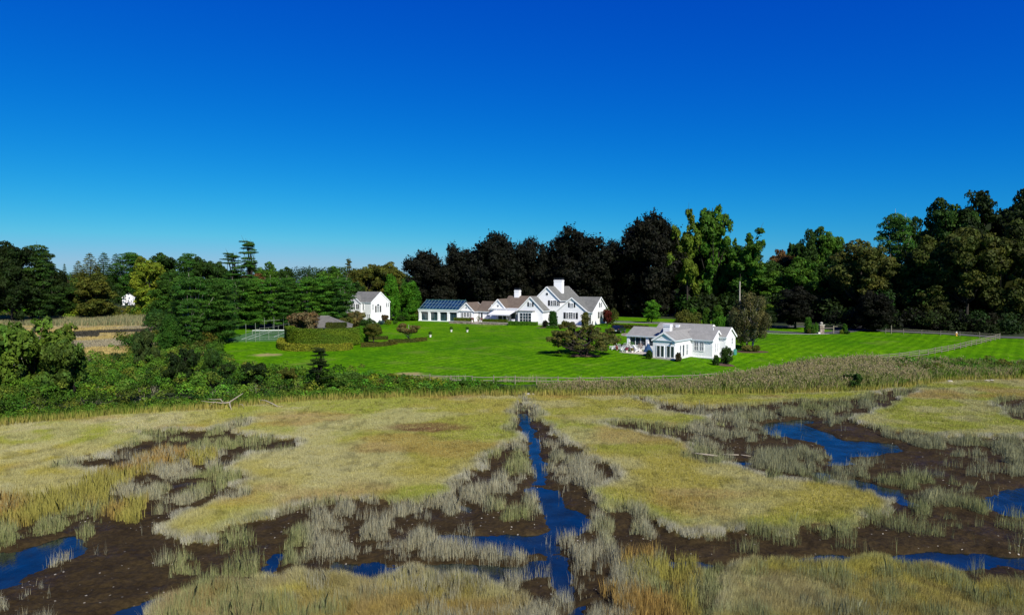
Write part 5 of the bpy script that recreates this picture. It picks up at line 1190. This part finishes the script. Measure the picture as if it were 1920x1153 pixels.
# ------------------------------------------------------------------ hedges
def hedge(name, path, width, height, color, label, seed, size=.11, dens=90, z0=None, lift=0, cat='hedge', group=None):
    pts = []
    for a, b_ in zip(path[:-1], path[1:]):
        k = max(1, int(math.hypot(b_[0]-a[0], b_[1]-a[1])/.4)); pts += [(a[0]+(b_[0]-a[0])*i/k, a[1]+(b_[1]-a[1])*i/k) for i in range(k)]
    pts.append(path[-1]); pts = np.array(pts, float)
    for _ in range(6): pts[1:-1] = (pts[:-2]+2*pts[1:-1]+pts[2:])/4
    d = np.gradient(pts, axis=0); d /= np.linalg.norm(d, axis=1)[:, None]; nr_ = np.stack([-d[:, 1], d[:, 0]], 1)
    zg = land(pts[:, 0], pts[:, 1]) if z0 is None else np.full(len(pts), z0)
    zt = np.median(zg)*.7+zg*.3+height
    ox, oy, oz = pts[0, 0], pts[0, 1], zg[0]
    core = []
    for sx, zz in ((-.44, 0), (-.44, 1), (.44, 1), (.44, 0)):
        q = pts+nr_*width*sx; core.append(np.column_stack([q-[ox, oy], np.where(zz, zt-.06, zg+lift-.15)-oz]))
    A = np.stack(core, 1); m_ = len(pts); ii = np.arange(m_*4).reshape(m_, 4)
    F = [tuple(int(v) for v in (ii[i, j], ii[i, (j+1) % 4], ii[i+1, (j+1) % 4], ii[i+1, j])) for i in range(m_-1) for j in range(4)]+[tuple(int(v) for v in ii[0][::-1]), tuple(int(v) for v in ii[-1])]
    root = empty(name, (ox, oy, oz), 0, label, cat, group)
    me = new_mesh('hedge_core', A.reshape(-1, 3), F, np.full((m_*4, 3), .5), [LEAF], uniform=False); co_ = link('hedge_core', me, root); cc = COL[color] if isinstance(color, str) else color; co_.color = (*cc, 1)  # solid core behind the leaves, at half the leaf colour
    r = np.random.default_rng(seed); Ltot = np.linalg.norm(np.diff(pts, axis=0), axis=1).sum(); n = int(Ltot*(width+2*height)*dens)
    t = r.random(n)*(m_-1.001); i = t.astype(int); f = t-i; b0 = pts[i]*(1-f)[:, None]+pts[i+1]*f[:, None]; nn = nr_[i]
    lowz = (zg[i]+lift); topz = zt[i]; per = width+2*(topz-lowz); s_ = r.random(n)*per; hh = topz-lowz
    side = np.where(s_ < hh, -1, np.where(s_ < hh+width, 0, 1)); off = np.where(side == 0, (s_-hh)/width-.5, side*.5)
    zz = np.where(side == -1, lowz+s_, np.where(side == 0, topz, lowz+(s_-hh-width)))
    jit = (fbm(b0[:, 0]*1.2, b0[:, 1]*1.2+zz, seed)-.5)*.14
    pos = np.column_stack([b0+nn*(off*width+np.sign(off)*jit*(side != 0))[:, None]-[ox, oy], zz+jit*(side == 0)-oz])+r.normal(size=(n, 3))*.035
    nrm = np.where((side == 0)[:, None], np.array([[0, 0, 1.]]), np.column_stack([nn*side[:, None], np.full(n, .25)]))
    # rounded ends
    for e, sg in ((0, -1), (-1, 1)):
        ne = int(width*height*dens*1.3); q = r.random(ne)-.5; zz2 = zg[e]+lift+(zt[e]-zg[e]-lift)*r.random(ne)
        pe = np.column_stack([pts[e]+np.outer(q*width, nr_[e])+d[e]*sg*.05-[ox, oy], zz2-oz])+r.normal(size=(ne, 3))*.04
        pos = np.concatenate([pos, pe]); nrm = np.concatenate([nrm, np.tile(np.append(d[e]*sg, .2), (ne, 1))])
    n = len(pos); Vq = leaf_quads(pos, nrm, size*1.8, r, .7, .7)
    patch = (fbm(pos[:, 0]*.5, pos[:, 1]*.5+pos[:, 2], seed+5)-.5); tt = (1+patch*.5)*(1+(r.random(n)-.5)*.5); col = np.stack([tt*(1+patch*.5), tt, tt*.9], 1)
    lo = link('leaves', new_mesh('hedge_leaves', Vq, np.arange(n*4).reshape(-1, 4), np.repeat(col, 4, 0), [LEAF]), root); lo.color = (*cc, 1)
    return root
hedge('tall_hedge', W((541,139),(546,133),(560,130.5),(600,129.5),(645,130.5),(668,133)), 1.7, 3.35, (.085, .14, .008), 'tall clipped hedge curving in front of the hipped pavilion roof', 1, lift=.35)
hedge('tall_hedge', W((670,133.6),(683,137)), 1.6, 3.25, (.08, .20, .008), 'brighter green end block joined to the right of the tall curved hedge', 2, lift=.2)
hedge('hedge', W((612,146),(648,146)), 1.6, 3.35, (.045, .06, .008), 'higher clipped hedge showing just above the tall curved one', 3)
hedge('box_hedge', W((532,139),(525,134),(526,128.5),(536,125.8),(560,124.8),(600,124.5),(650,125.2),(654,127.5)), 1.4, 1.15, (.16, .18, .014), 'low box hedge curving round the foot of the tall hedge', 4)
hedge('box_hedge', W((677,129.5),(700,129.5),(722,131),(740,134)), 1.0, .75, (.075, .075, .012), 'low box hedge under the round-headed small tree', 5)
hedge('box_hedge', W((690,142),(726,142.5)), .9, .7, (.065, .07, .012), 'short low hedge behind the round-headed small tree', 6)
hedge('box_hedge', W((728,135.5),(750,136),(780,138),(797,140.5)), 1.0, .7, (.07, .075, .012), 'low hedge in front of the small bronze-leaved tree', 7)
def hl(u, v): return loc2w(u, v)
hedge('box_hedge', [hl(-28.7, -4.3), hl(-22.9, -4.3)], 1.1, 1.05, (.085, .12, .008), 'clipped hedge on the stone wall left of the garden steps', 8, z0=HZ-.2)
hedge('box_hedge', [hl(-19.7, -4.3), hl(-12.3, -4.3)], 1.0, .95, (.085, .12, .008), 'clipped hedge on the stone wall right of the garden steps', 9, z0=HZ-.2)
hedge('box_hedge', [hl(-11.0, -5.6), hl(-3.2, -5.2)], 1.5, 1.15, (.06, .16, .008), 'bright clipped hedge in front of the bay window', 10, z0=HZ-.75)
hedge('drive_hedge', W((1150,170),(1185,166),(1215,164)), 1.4, .9, 'olive', 'low dark hedge along the drive behind the car', 12)

# ------------------------------------------------------------------ fences
def rail_fence(name, path, step, ph, rails, label, rail_r=.055, post_w=.15, skip=(), bright=()):
    pts = []; segs = np.array(path, float); L_ = np.concatenate([[0], np.cumsum(np.linalg.norm(np.diff(segs, axis=0), axis=1))]); n = int(L_[-1]/step)
    for i in range(n+1): s_ = L_[-1]*i/n; pts.append((np.interp(s_, L_, segs[:, 0]), np.interp(s_, L_, segs[:, 1])))
    r = random.Random(len(pts)); z = [gz(*q) for q in pts]; ox, oy, oz = pts[0][0], pts[0][1], z[0]
    root = empty(name, (ox, oy, oz), 0, label, 'fence')
    loc = [(q[0]-ox, q[1]-oy, zz-oz) for q, zz in zip(pts, z)]
    for i, q in enumerate(loc):
        lx, ly = r.uniform(-.04, .04), r.uniform(-.04, .04); hh = ph*r.uniform(.94, 1.06)
        MB().tube([(q[0], q[1], q[2]-.4), (q[0]+lx*.5, q[1]+ly*.5, q[2]+hh*.5), (q[0]+lx, q[1]+ly, q[2]+hh)], [post_w*.55, post_w*.5, post_w*.46], 6).build('post', M['fence'], root)
    for i in range(len(loc)-1):
        for hz_ in rails:
            a = np.array(loc[i])+[0, 0, hz_+r.uniform(-.04, .04)]; b_ = np.array(loc[i+1])+[0, 0, hz_+r.uniform(-.06, .06)]; m_ = (a+b_)/2+[0, 0, r.uniform(-.05, .03)]
            MB().tube([a, m_, b_], [rail_r, rail_r*1.15, rail_r*.95], 5).build('rail', M['fence'], root)
rail_fence('split_rail_fence', W((766,94.2),(900,93.2),(1135,93),(1290,95),(1345,97.2)), 2.9, 1.15, (.45, .95), 'weathered split-rail fence along the bottom of the big lawn')
rail_fence('split_rail_fence', W((1600,112.5),(1660,115.5),(1740,122),(1800,131),(1850,141),(1876,147)), 3.0, 1.15, (.3, .65, 1.0), 'split-rail fence running diagonally up the lawn at the right')
rail_fence('split_rail_fence', W((1662,159),(1740,156),(1800,152.5),(1877,147.4)), 3.6, 1.2, (.55, 1.0), 'split-rail fence in front of the great dark trees at the right', rail_r=.04)
rail_fence('drive_fence', W((1452,178),(1512,176)), 2.8, 1.1, (.5, .95), 'dark rail fence behind the drive, left of the gate', rail_r=.04)
def post(px, Y, h_, w, name, mat, label, cat): return tag(MB().tube([(0, 0, -.3), (0, 0, h_*.5), (0, 0, h_)], [w, w*.95, w*.85], 8).build(name, M[mat], None, (X(px, Y), Y, gz(X(px, Y), Y))), label, cat)
post(1672.5, 158.5, 1.95, .11, 'tall_post', 'fence', 'taller post at the left end of the far right rail fence', 'post')
post(1387, 188, 11.5, .21, 'utility_pole', 'pole', 'pale wooden utility pole behind the weeping birch', 'pole')
# court fence and net
root = empty('court_fence', cpt(2.4, -.6, CZ-.1), 0, 'tall wire fence of pale posts round the corner of the tennis court', 'fence')
o3 = np.array(cpt(2.4, -.6, CZ-.1)); tops = []
for px, Y, h_ in ((460,138,3.75),(478,139.3,3.85),(486,140.2,2.8),(503,142,2.75),(521,148,2.8),(541,156,2.7),(495,170,3.2),(513,171,3.3),(531,172,3.5)):
    q = np.array([X(px, Y), Y, gz(X(px, Y), Y)])-o3; MB().tube([q-[0, 0, .3], q+[0, 0, h_]], [.04, .035], 6).build('post', M['galv'], root); tops.append((q, h_))
for i, j, z_ in ((0, 1, 2.3), (1, 2, 2.6), (2, 3, 2.7), (3, 4, 2.7), (4, 5, 2.65), (6, 7, 2.5), (7, 8, 2.5)):
    MB().tube([tops[i][0]+[0, 0, z_], tops[j][0]+[0, 0, z_]], [.028, .028], 5).build('rail', M['galv'], root)
nt_ = empty('tennis_net', cpt(2.5, 16, CZ), math.atan2(cu[1], cu[0]), 'tennis net with a white tape across the court', 'net')
MB().tube([(0, 0, 0), (0, 0, 1.1)], [.05, .05], 8).build('post', M['galv'], nt_); MB().tube([(12, 0, 0), (12, 0, 1.1)], [.05, .05], 8).build('post', M['galv'], nt_)
MB().box((.05, -.03, .96), (11.95, .03, 1.1)).build('tape', M['line'], nt_)
nm = MB()
for i in range(61): nm.bar((i*.2, 0, .05), (i*.2, 0, .97), .02)
for i in range(6): nm.bar((0, 0, .08+i*.17), (12, 0, .08+i*.17), .02)
nm.build('mesh', M['net'], nt_)
# gate
gp = empty('gate_pillar', (X(1541, 157), 157, gz(X(1541, 157), 157)), 0, 'square stone gate pillar with a pale ball cap at the driveway', 'pillar')
MB().box((-.5, -.5, -.3), (.5, .5, 1.95)).build('shaft', M['stone'], gp); MB().box((-.6, -.6, 1.95), (.6, .6, 2.1)).build('cap', M['paving'], gp)
MB().lathe([(.12, 2.1), (.16, 2.15), (.3, 2.3), (.33, 2.45), (.26, 2.62), (.08, 2.72)], 12).build('finial', M['rock'], gp)
MB().box((-.95, -.7, -.2), (-.5, -.2, .4)).build('plinth_block', M['pot'], gp)
ga = empty('driveway_gate', (X(1564, 157.5), 157.5, gz(X(1564, 157.5), 157.5)), 0, 'wooden gate post with a thin top bar beside the stone pillar', 'gate')
MB().box((-.1, -.1, -.3), (.1, .1, 1.85)).build('post', M['fence'], ga); MB().bar((-1.9, 0, 1.35), (-.1, 0, 1.35), .07, .14).build('bar', M['fence'], ga); MB().bar((.1, 0, 1.65), (.95, 0, 1.65), .07, .12).build('bar', M['fence'], ga)
# hydrant
hy = empty('hydrant', (X(1795, 153.5), 153.5, gz(X(1795, 153.5), 153.5)), 0, 'small yellow and white hydrant behind the far right rail fence', 'hydrant')
MB().lathe([(.22, -.1), (.22, .06), (.15, .08), (.15, .62), (.2, .64), (.2, .7)], 12).build('barrel', M['yellow'], hy, smooth=False)
MB().lathe([(.19, .7), (.17, .85), (.09, .95), (.06, 1.03)], 12).build('bonnet', M['pot'], hy)
MB().tube([(-.3, 0, .5), (.3, 0, .5)], [.09, .09], 8).build('nozzle', M['yellow'], hy)

# ------------------------------------------------------------------ patio, chairs, pots
pt = MB(); PZ = 2.14; pp_ = [(X(a, Y), Y) for a, Y in ((1143,125.5),(1160,124),(1180,122.6),(1198,121.6),(1216,121),(1222,126),(1186,131.5),(1150,131.5))]
k = len(pp_); pt.add([(a, b_, PZ) for a, b_ in pp_]+[(a, b_, PZ-.5) for a, b_ in pp_], [tuple(range(k)), tuple(range(2*k-1, k-1, -1))]+[(i, i+k, (i+1) % k+k, (i+1) % k) for i in range(k)])
tag(pt.build('patio', M['paving']), kind='structure')
def chair_parts(root):
    s_ = MB()
    for i in range(5): s_.box((-.27, -.32+i*.12, .36-i*.025), (.27, -.22+i*.12, .39-i*.025))
    s_.build('seat', M['white'], root)
    b_ = MB()
    for i in range(5):
        x0 = -.27+i*.115; hh = .80-.05*abs(i-2)**1.5; b_.bar((x0+.04, .22, .26), (x0+.04+(i-2)*.02, .22+.30, .30+hh), .1, .025)
    b_.bar((-.28, .42, .62), (.28, .42, .62), .05, .03); b_.build('backrest', M['white'], root)
    for sx in (-1, 1):
        MB().box((sx*.35-.07, -.40, .56), (sx*.35+.07, .36, .59)).build('armrest', M['white'], root)
        MB().box((sx*.33-.04, -.36, 0), (sx*.33+.04, -.30, .56)).build('leg', M['white'], root)
        MB().bar((sx*.29, -.30, .36), (sx*.29, .52, .03), .05, .10).build('leg', M['white'], root)
def copy_tree(o, parent=None):
    q = o.copy(); C.objects.link(q); q.parent = parent
    for ch in list(o.children): copy_tree(ch, q)
    return q
CH = [(1149.5,128.0,-70,'white garden chair at the left end of the patio, seen from the side'), (1162.5,127.2,160,'white garden chair second from the left on the patio'), (1173,129.6,175,'white garden chair at the back of the patio beside the blue cushion'),
      (1169,124.6,200,'white garden chair nearest the lawn edge of the patio'), (1181,127.4,150,'white garden chair with a pink cushion in front of the porch column'), (1193.5,124.8,120,'white garden chair at the right end of the patio')]
base_chair = None
for px, Y, rz, lab in CH:
    if base_chair is None: e = empty('garden_chair', (0, 0, 0)); chair_parts(e); base_chair = e
    else: e = copy_tree(base_chair)
    e.location = (X(px, Y), Y, PZ); e.rotation_euler = (0, 0, R(rz)); e.scale = (1.25, 1.25, 1.2); tag(e, lab, 'chair', 'white garden chairs on the cottage patio')
def cushion(px, Y, z, s_, mat, label): 
    m_ = MB(); m_.lathe([(s_*.5, 0), (s_*.62, s_*.12), (s_*.62, s_*.3), (s_*.5, s_*.4), (s_*.1, s_*.42)], 10, sx=1.2); return tag(m_.build('cushion', M[mat], None, (X(px, Y), Y, z), True), label, 'cushion')
cushion(1181, 127.3, PZ+.48, .5, 'pink', 'pink cushion on the chair before the porch column'); cushion(1176.6, 130.3, PZ+.05, .55, 'umb', 'dark blue cushion on the ground behind the chairs')
def flowerpot(px, Y, z, rr, hh, pm, color, label, cat='potted plant', size=.12, lr=None, name='potted_plant', group=None):
    e = empty(name, (X(px, Y), Y, z), 0, label, cat, group)
    MB().lathe([(rr*.55, 0), (rr*.7, hh*.08), (rr*.72, hh*.5), (rr*.95, hh*.9), (rr, hh), (rr*.8, hh*.98)], 14).build('pot', M[pm], e)
    lr = lr or rr*1.2; r = np.random.default_rng(int(px*7)); nL = 500; d = rand_dirs(nL, r); pos = d*np.array([lr, lr, lr])*r.uniform(.75, 1.08, nL)[:, None]+[0, 0, hh+lr*.75]
    Vq = leaf_quads(pos, d, size, r, .6, .6); tt = (1+(r.random(nL)-.5)*.5)[:, None]*np.ones((1, 3)); o_ = link('foliage', new_mesh('pot_foliage', Vq, np.arange(nL*4).reshape(-1, 4), np.repeat(tt, 4, 0), [LEAF]), e); o_.color = (*(COL[color] if isinstance(color, str) else color), 1); return e
gzz = lambda px, Y: gz(X(px, Y), Y)
flowerpot(1157, 127.0, PZ, .28, .4, 'red_wood', (.30, .08, .08), 'pink flowers in a dark tub between the two left garden chairs'); flowerpot(1175.5, 123.9, PZ, .26, .38, 'pot', (.22, .04, .06), 'dark red flowers in a small tub at the patio edge')
flowerpot(1184, 128.6, PZ, .35, .5, 'pot', 'bright', 'tall green potted plant in front of the porch column', lr=.62); flowerpot(1186, 123.6, PZ, .26, .36, 'pot', (.25, .20, .06), 'straw-coloured plant in a pale pot at the patio edge'); flowerpot(1201, 125.8, PZ, .42, .5, 'pot', (.20, .14, .12), 'broad pot of pinkish brown flowers near the cottage corner', lr=.6)
tb_ = empty('patio_table', (X(1187.5, 125.6), 125.6, PZ), 0, 'small round white table among the garden chairs', 'table'); MB().lathe([(.5, .68), (.52, .7), (.52, .74), (.5, .76)], 16).build('tabletop', M['white'], tb_)
for a in range(3): MB().bar((.05*math.cos(a*2.1), .05*math.sin(a*2.1), .7), (.35*math.cos(a*2.1), .35*math.sin(a*2.1), 0), .05).build('leg', M['white'], tb_)
um = empty('patio_umbrella', (X(1216, 124.5), 124.5, PZ), 0, 'closed dark blue cloth umbrella in the shade by the cottage corner', 'umbrella'); MB().lathe([(.9, 0), (.8, .25), (.5, .8), (.2, 1.35), (.04, 1.6)], 9).build('canopy', M['umb'], um); MB().tube([(0, 0, 0), (0, 0, 1.8)], [.03, .03], 6).build('pole', M['white'], um)
for px, Y, lab in ((846,160.5,'left of the two white urns with clipped balls below the greenhouse'), (876,160.0,'right of the two white urns with clipped balls below the stone wall'), (806.5,147,'white urn with a clipped ball standing nearest the small bronze-leaved tree')):
    flowerpot(px, Y, gzz(px, Y), .30, .55, 'pot', 'dkgreen', lab, 'urn', .11, .42, 'urn', 'white urns on the lawn')
for u, v, lab in ((-23.0, -4.6, 'white pot at the left of the garden steps'), (-20.0, -4.6, 'white pot at the right of the garden steps')):
    x_, y_ = hl(u, v); flowerpot(960+1280*x_/y_, y_, HZ-.22, .35, .6, 'pot', (.25, .10, .09), lab, 'potted plant')
x_, y_ = hl(-22.2, -2.6); flowerpot(960+1280*x_/y_, y_, HZ-.22, .3, .6, 'stone', 'olive', 'small potted tree on the terrace behind the garden steps', lr=.6)
# terrace furniture
tt_ = empty('terrace_table', (*hl(-14.5, -1.8), HZ-.22), 0, 'pale round table in the shade under the awning', 'table'); MB().lathe([(.6, .7), (.62, .76)], 14).build('tabletop', M['pot'], tt_); MB().lathe([(.3, 0), (.08, .1), (.08, .7)], 8).build('pedestal', M['pot'], tt_)
gr_ = empty('terrace_grill', (*hl(-11.3, -2.9), HZ-.22), -R(28), 'light grey covered grill at the right end of the awning', 'grill'); MB().box((-.35, -.3, .1), (.35, .3, .85)).box((-.38, -.33, .85), (.38, .33, 1.0)).build('cover', M['awning'], gr_); MB().box((-.3, -.25, 0), (.3, .25, .1)).build('base', M['chimcap'], gr_)
# AC unit and mulch beds
x_, y_ = X(1377, 121.5), 121.5; ac = empty('condenser_unit', (x_, y_, gz(x_, y_)), R(-38), 'green box-shaped unit beside the right rear wall of the cottage', 'unit'); MB().box((-.4, -.4, 0), (.4, .4, .95)).build('housing', M['ac'], ac); MB().lathe([(.32, .95), (.32, 1.0), (.05, 1.05)], 12).build('fan_guard', M['chimcap'], ac)
def bed(px, Y, rx, ry, name='mulch_bed', mat='mulch'):
    cx = X(px, Y); V_ = [(cx, Y, gz(cx, Y)+.09)]; n_ = 22
    for q in (.5, 1):
        for i in range(n_):
            a = 2*math.pi*i/n_; rr = q*(1+.12*math.sin(3*a+px)); x1, y1 = cx+rx*rr*math.cos(a), Y+ry*rr*math.sin(a); V_.append((x1, y1, gz(x1, y1)+(.09 if q < 1 else .02)))
    F_ = [(0, 1+i, 1+(i+1) % n_) for i in range(n_)]+[(1+i, 1+n_+i, 1+n_+(i+1) % n_, 1+(i+1) % n_) for i in range(n_)]
    me = new_mesh(name, np.array(V_), F_, mats=[M[mat]], uniform=False); return tag(link(name, me), kind='structure')
bed(1410, 124.6, 2.9, 1.6); bed(1096, 118.6, 2.6, 1.9); bed(766, 139.5, 2.6, 1.8); bed(699, 134.5, 2.0, 1.4); bed(1361, 112.2, 1.4, 1.8); bed(1040, 170, 4.5, 1.6); bed(1178, 152, 1.6, 3.2, 'gravel_patch', 'stone')
# car
cr = empty('parked_car', (X(1161, 156), 156, gzz(1161, 156)+.06), R(62), 'dark blue-black car parked behind the wide old tree', 'car')
prof = [(-2.3,.45),(-2.3,.95),(-2.2,1.1),(-1.95,1.62),(-1.6,1.72),(.35,1.70),(1.05,1.12),(2.05,.98),(2.3,.75),(2.3,.42),(-2.3,.42)]
k = len(prof); cbm = MB(); yw = lambda z_: .93 if z_ < 1.15 else .78
cbm.add([(a, -yw(z_), z_) for a, z_ in prof]+[(a, yw(z_), z_) for a, z_ in prof], [tuple(range(k)), tuple(range(2*k-1, k-1, -1))]+[(i, i+k, (i+1) % k+k, (i+1) % k) for i in range(k)]); bd = cbm.build('body', M['navy'], cr)
for sy in (-1, 1):
    MB().add([(-1.75, sy*.91, 1.15), (.75, sy*.91, 1.15), (.3, sy*.81, 1.6), (-1.6, sy*.81, 1.6), (-1.75, sy*.89, 1.15), (.75, sy*.89, 1.15), (.3, sy*.79, 1.6), (-1.6, sy*.79, 1.6)], [(0,1,2,3),(7,6,5,4),(0,4,5,1),(2,6,7,3)]).build('window', M['glass'], cr)
    MB().box((2.2, sy*.62-.16, .72), (2.33, sy*.62+.16, .86)).build('headlight', M['lampw'], cr); MB().box((-2.33, sy*.7-.12, .85), (-2.24, sy*.7+.12, 1.05)).build('tail_light', M['red_wood'], cr)
    for a in (-1.45, 1.45):
        w_ = MB().tube([(a, sy*.72, .36), (a, sy*.96, .36)], [.36, .36], 16).build('wheel', M['tyre'], cr); MB().tube([(a, sy*.95, .36), (a, sy*.975, .36)], [.22, .2], 12).build('rim', M['rim'], w_)
MB().box((-2.32, -.25, .55), (-2.3, .25, .7)).build('number_plate', M['lampw'], cr)

# ------------------------------------------------------------------ rocks, driftwood, bits at the far left
def rock(px, Y, s_, name, label, seed, mat='rock', z=None):
    r = np.random.default_rng(seed); m_ = MB(); n_ = 10; pr = [(.02, -.3)]+[(math.cos(t)*1.0, math.sin(t)*.62) for t in np.linspace(-.3, 1.45, 6)]
    V_ = []; 
    for rr, zz in pr:
        for j in range(n_): a = 2*math.pi*j/n_; q = rr*(1+.28*(vnoise(np.array([math.cos(a)*1.3+seed]), np.array([math.sin(a)*1.3+zz*2]), seed)[0]-.5)*2); V_.append((q*s_*1.3*math.cos(a), q*s_*math.sin(a), zz*s_))
    F_ = [(i*n_+j, i*n_+(j+1) % n_, (i+1)*n_+(j+1) % n_, (i+1)*n_+j) for i in range(len(pr)-1) for j in range(n_)]+[tuple((len(pr)-1)*n_+j for j in range(n_))]
    m_.add(V_, F_); x1 = X(px, Y); zz = float(ground_z(np.array([x1]), np.array([Y]))[0]) if z is None else z
    return tag(m_.build(name, M[mat], None, (x1, Y, zz+s_*.15)), label, 'rock')
rock(988, 88.0, .42, 'rock', 'larger pale rock at the head of the straight ditch', 1); rock(997, 88.2, .3, 'rock', 'smaller pale rock right of the one at the head of the ditch', 2)
rock(1785, 99.2, .36, 'rock', 'white rock at the foot of the right-hand bank, apart from the others', 3); rock(1855, 101.0, .32, 'rock', 'left of two white stones by the right edge of the bank', 4); rock(1864, 101.2, .24, 'rock', 'right of two white stones by the right edge of the bank', 5)
def limb(name, paths, px, Y, label, cat='driftwood', mat='drift', z=None):
    x1 = X(px, Y); zz = float(ground_z(np.array([x1]), np.array([Y]))[0]) if z is None else z; m_ = MB()
    for p_, r_a in paths: m_.tube([tuple(.78*q for q in w_) for w_ in p_] if name == 'driftwood' else p_, r_a, 6)
    return tag(m_.build(name, M[mat], None, (x1, Y, zz), True), label, cat)
limb('driftwood', [([(-3.3,-.3,.1),(-2.2,0,.95),(-1.0,.1,.75),(0,0,.9),(1.0,.2,1.6),(1.9,.3,2.2)],[.03,.06,.08,.11,.08,.03]), ([(0,0,.9),(.25,-.4,.5),(.7,-1.0,-.05)],[.09,.07,.04]), ([(0,0,.9),(.5,.5,1.3),(.9,.9,1.1)],[.07,.05,.02]),
    ([(-1.0,.1,.75),(-1.5,.5,1.3),(-2.7,.7,1.2),(-3.6,.7,1.35)],[.06,.05,.04,.02]), ([(-2.2,0,.95),(-3.0,.2,.9),(-4.2,0,1.15)],[.05,.04,.02]), ([(-.6,.1,.8),(-1.1,-.2,1.2),(-1.4,-.3,1.5)],[.05,.03,.02])], 427, 78.7, 'big bleached fallen branch spreading along the foot of the thicket at the left')
limb('driftwood', [([(-2.4,.5,.9),(-1.4,.3,.85),(-.3,0,.45),(.6,-.3,.05),(1.3,-.3,.1)],[.03,.05,.06,.07,.04]), ([(-.3,0,.45),(-.6,.3,.3),(-1.0,.5,.2)],[.04,.03,.02])], 512, 79.8, 'curved bleached branch lying right of the big fallen branch')
limb('driftwood', [([(-.5,0,.0),(-.35,.1,.7),(.1,.1,.65),(.4,0,0)],[.03,.04,.04,.03])], 450, 78.8, 'small arched bleached twig between the two fallen branches')
limb('plank', [([(-1.15,.35,.42),(0,0,.36),(1.15,-.35,.30)],[.07,.08,.07])], 1325, 57.8, 'straight bleached log leaning on the muddy bank', z=-.1)
limb('plank', [([(-.95,.05,.42),(.4,0,.40)],[.05,.05]), ([(.6,0,.4),(1.4,-.1,.32)],[.05,.03])], 1380, 57.5, 'thin pale pole lying over the blue puddle right of the log', z=-.1)
wb = empty('wooden_steps', (X(374, 113), 113, gzz(374, 113)), R(20), 'small red-brown wooden steps at the left tip of the lawn', 'steps')
for i in range(4): MB().box((-.8, -.6+i*.3, i*.3), (.8, -.3+i*.3, i*.3+.08)).build('tread', M['red_wood'], wb)
for sx in (-.85, .8): MB().box((sx, -.7, 0), (sx+.06, .7, 1.5)).build('side_board', M['red_wood'], wb)
pd = empty('mooring_post', (X(55.5, 281), 281, gzz(55, 281)), 0, 'thin upright post on a white block at the edge of the far left lawn', 'post')
MB().box((-1.1, -.6, -.4), (1.1, .6, .7)).build('block', M['pot'], pd); MB().box((-.18, -.18, .7), (.18, .18, 2.4)).build('post', M['pole'], pd)
sw = MB(); 
for i in range(12): px = 8+i*6.5; sw.box((X(px, 278)-.75, 277.6-(i % 3)*.15, -.6), (X(px, 278)+.8, 278.4, .55+.12*((i*7) % 3))) 
for v_i, v_ in enumerate(sw.v): sw.v[v_i] = (v_[0], v_[1], v_[2]+gzz(50, 278))
tag(sw.build('sea_wall', M['stone']), 'rough stone wall along the far left lawn beside the white block', 'wall')
rock(105.5, 290, .8, 'rock', 'round pale boulder on the far left lawn', 8);
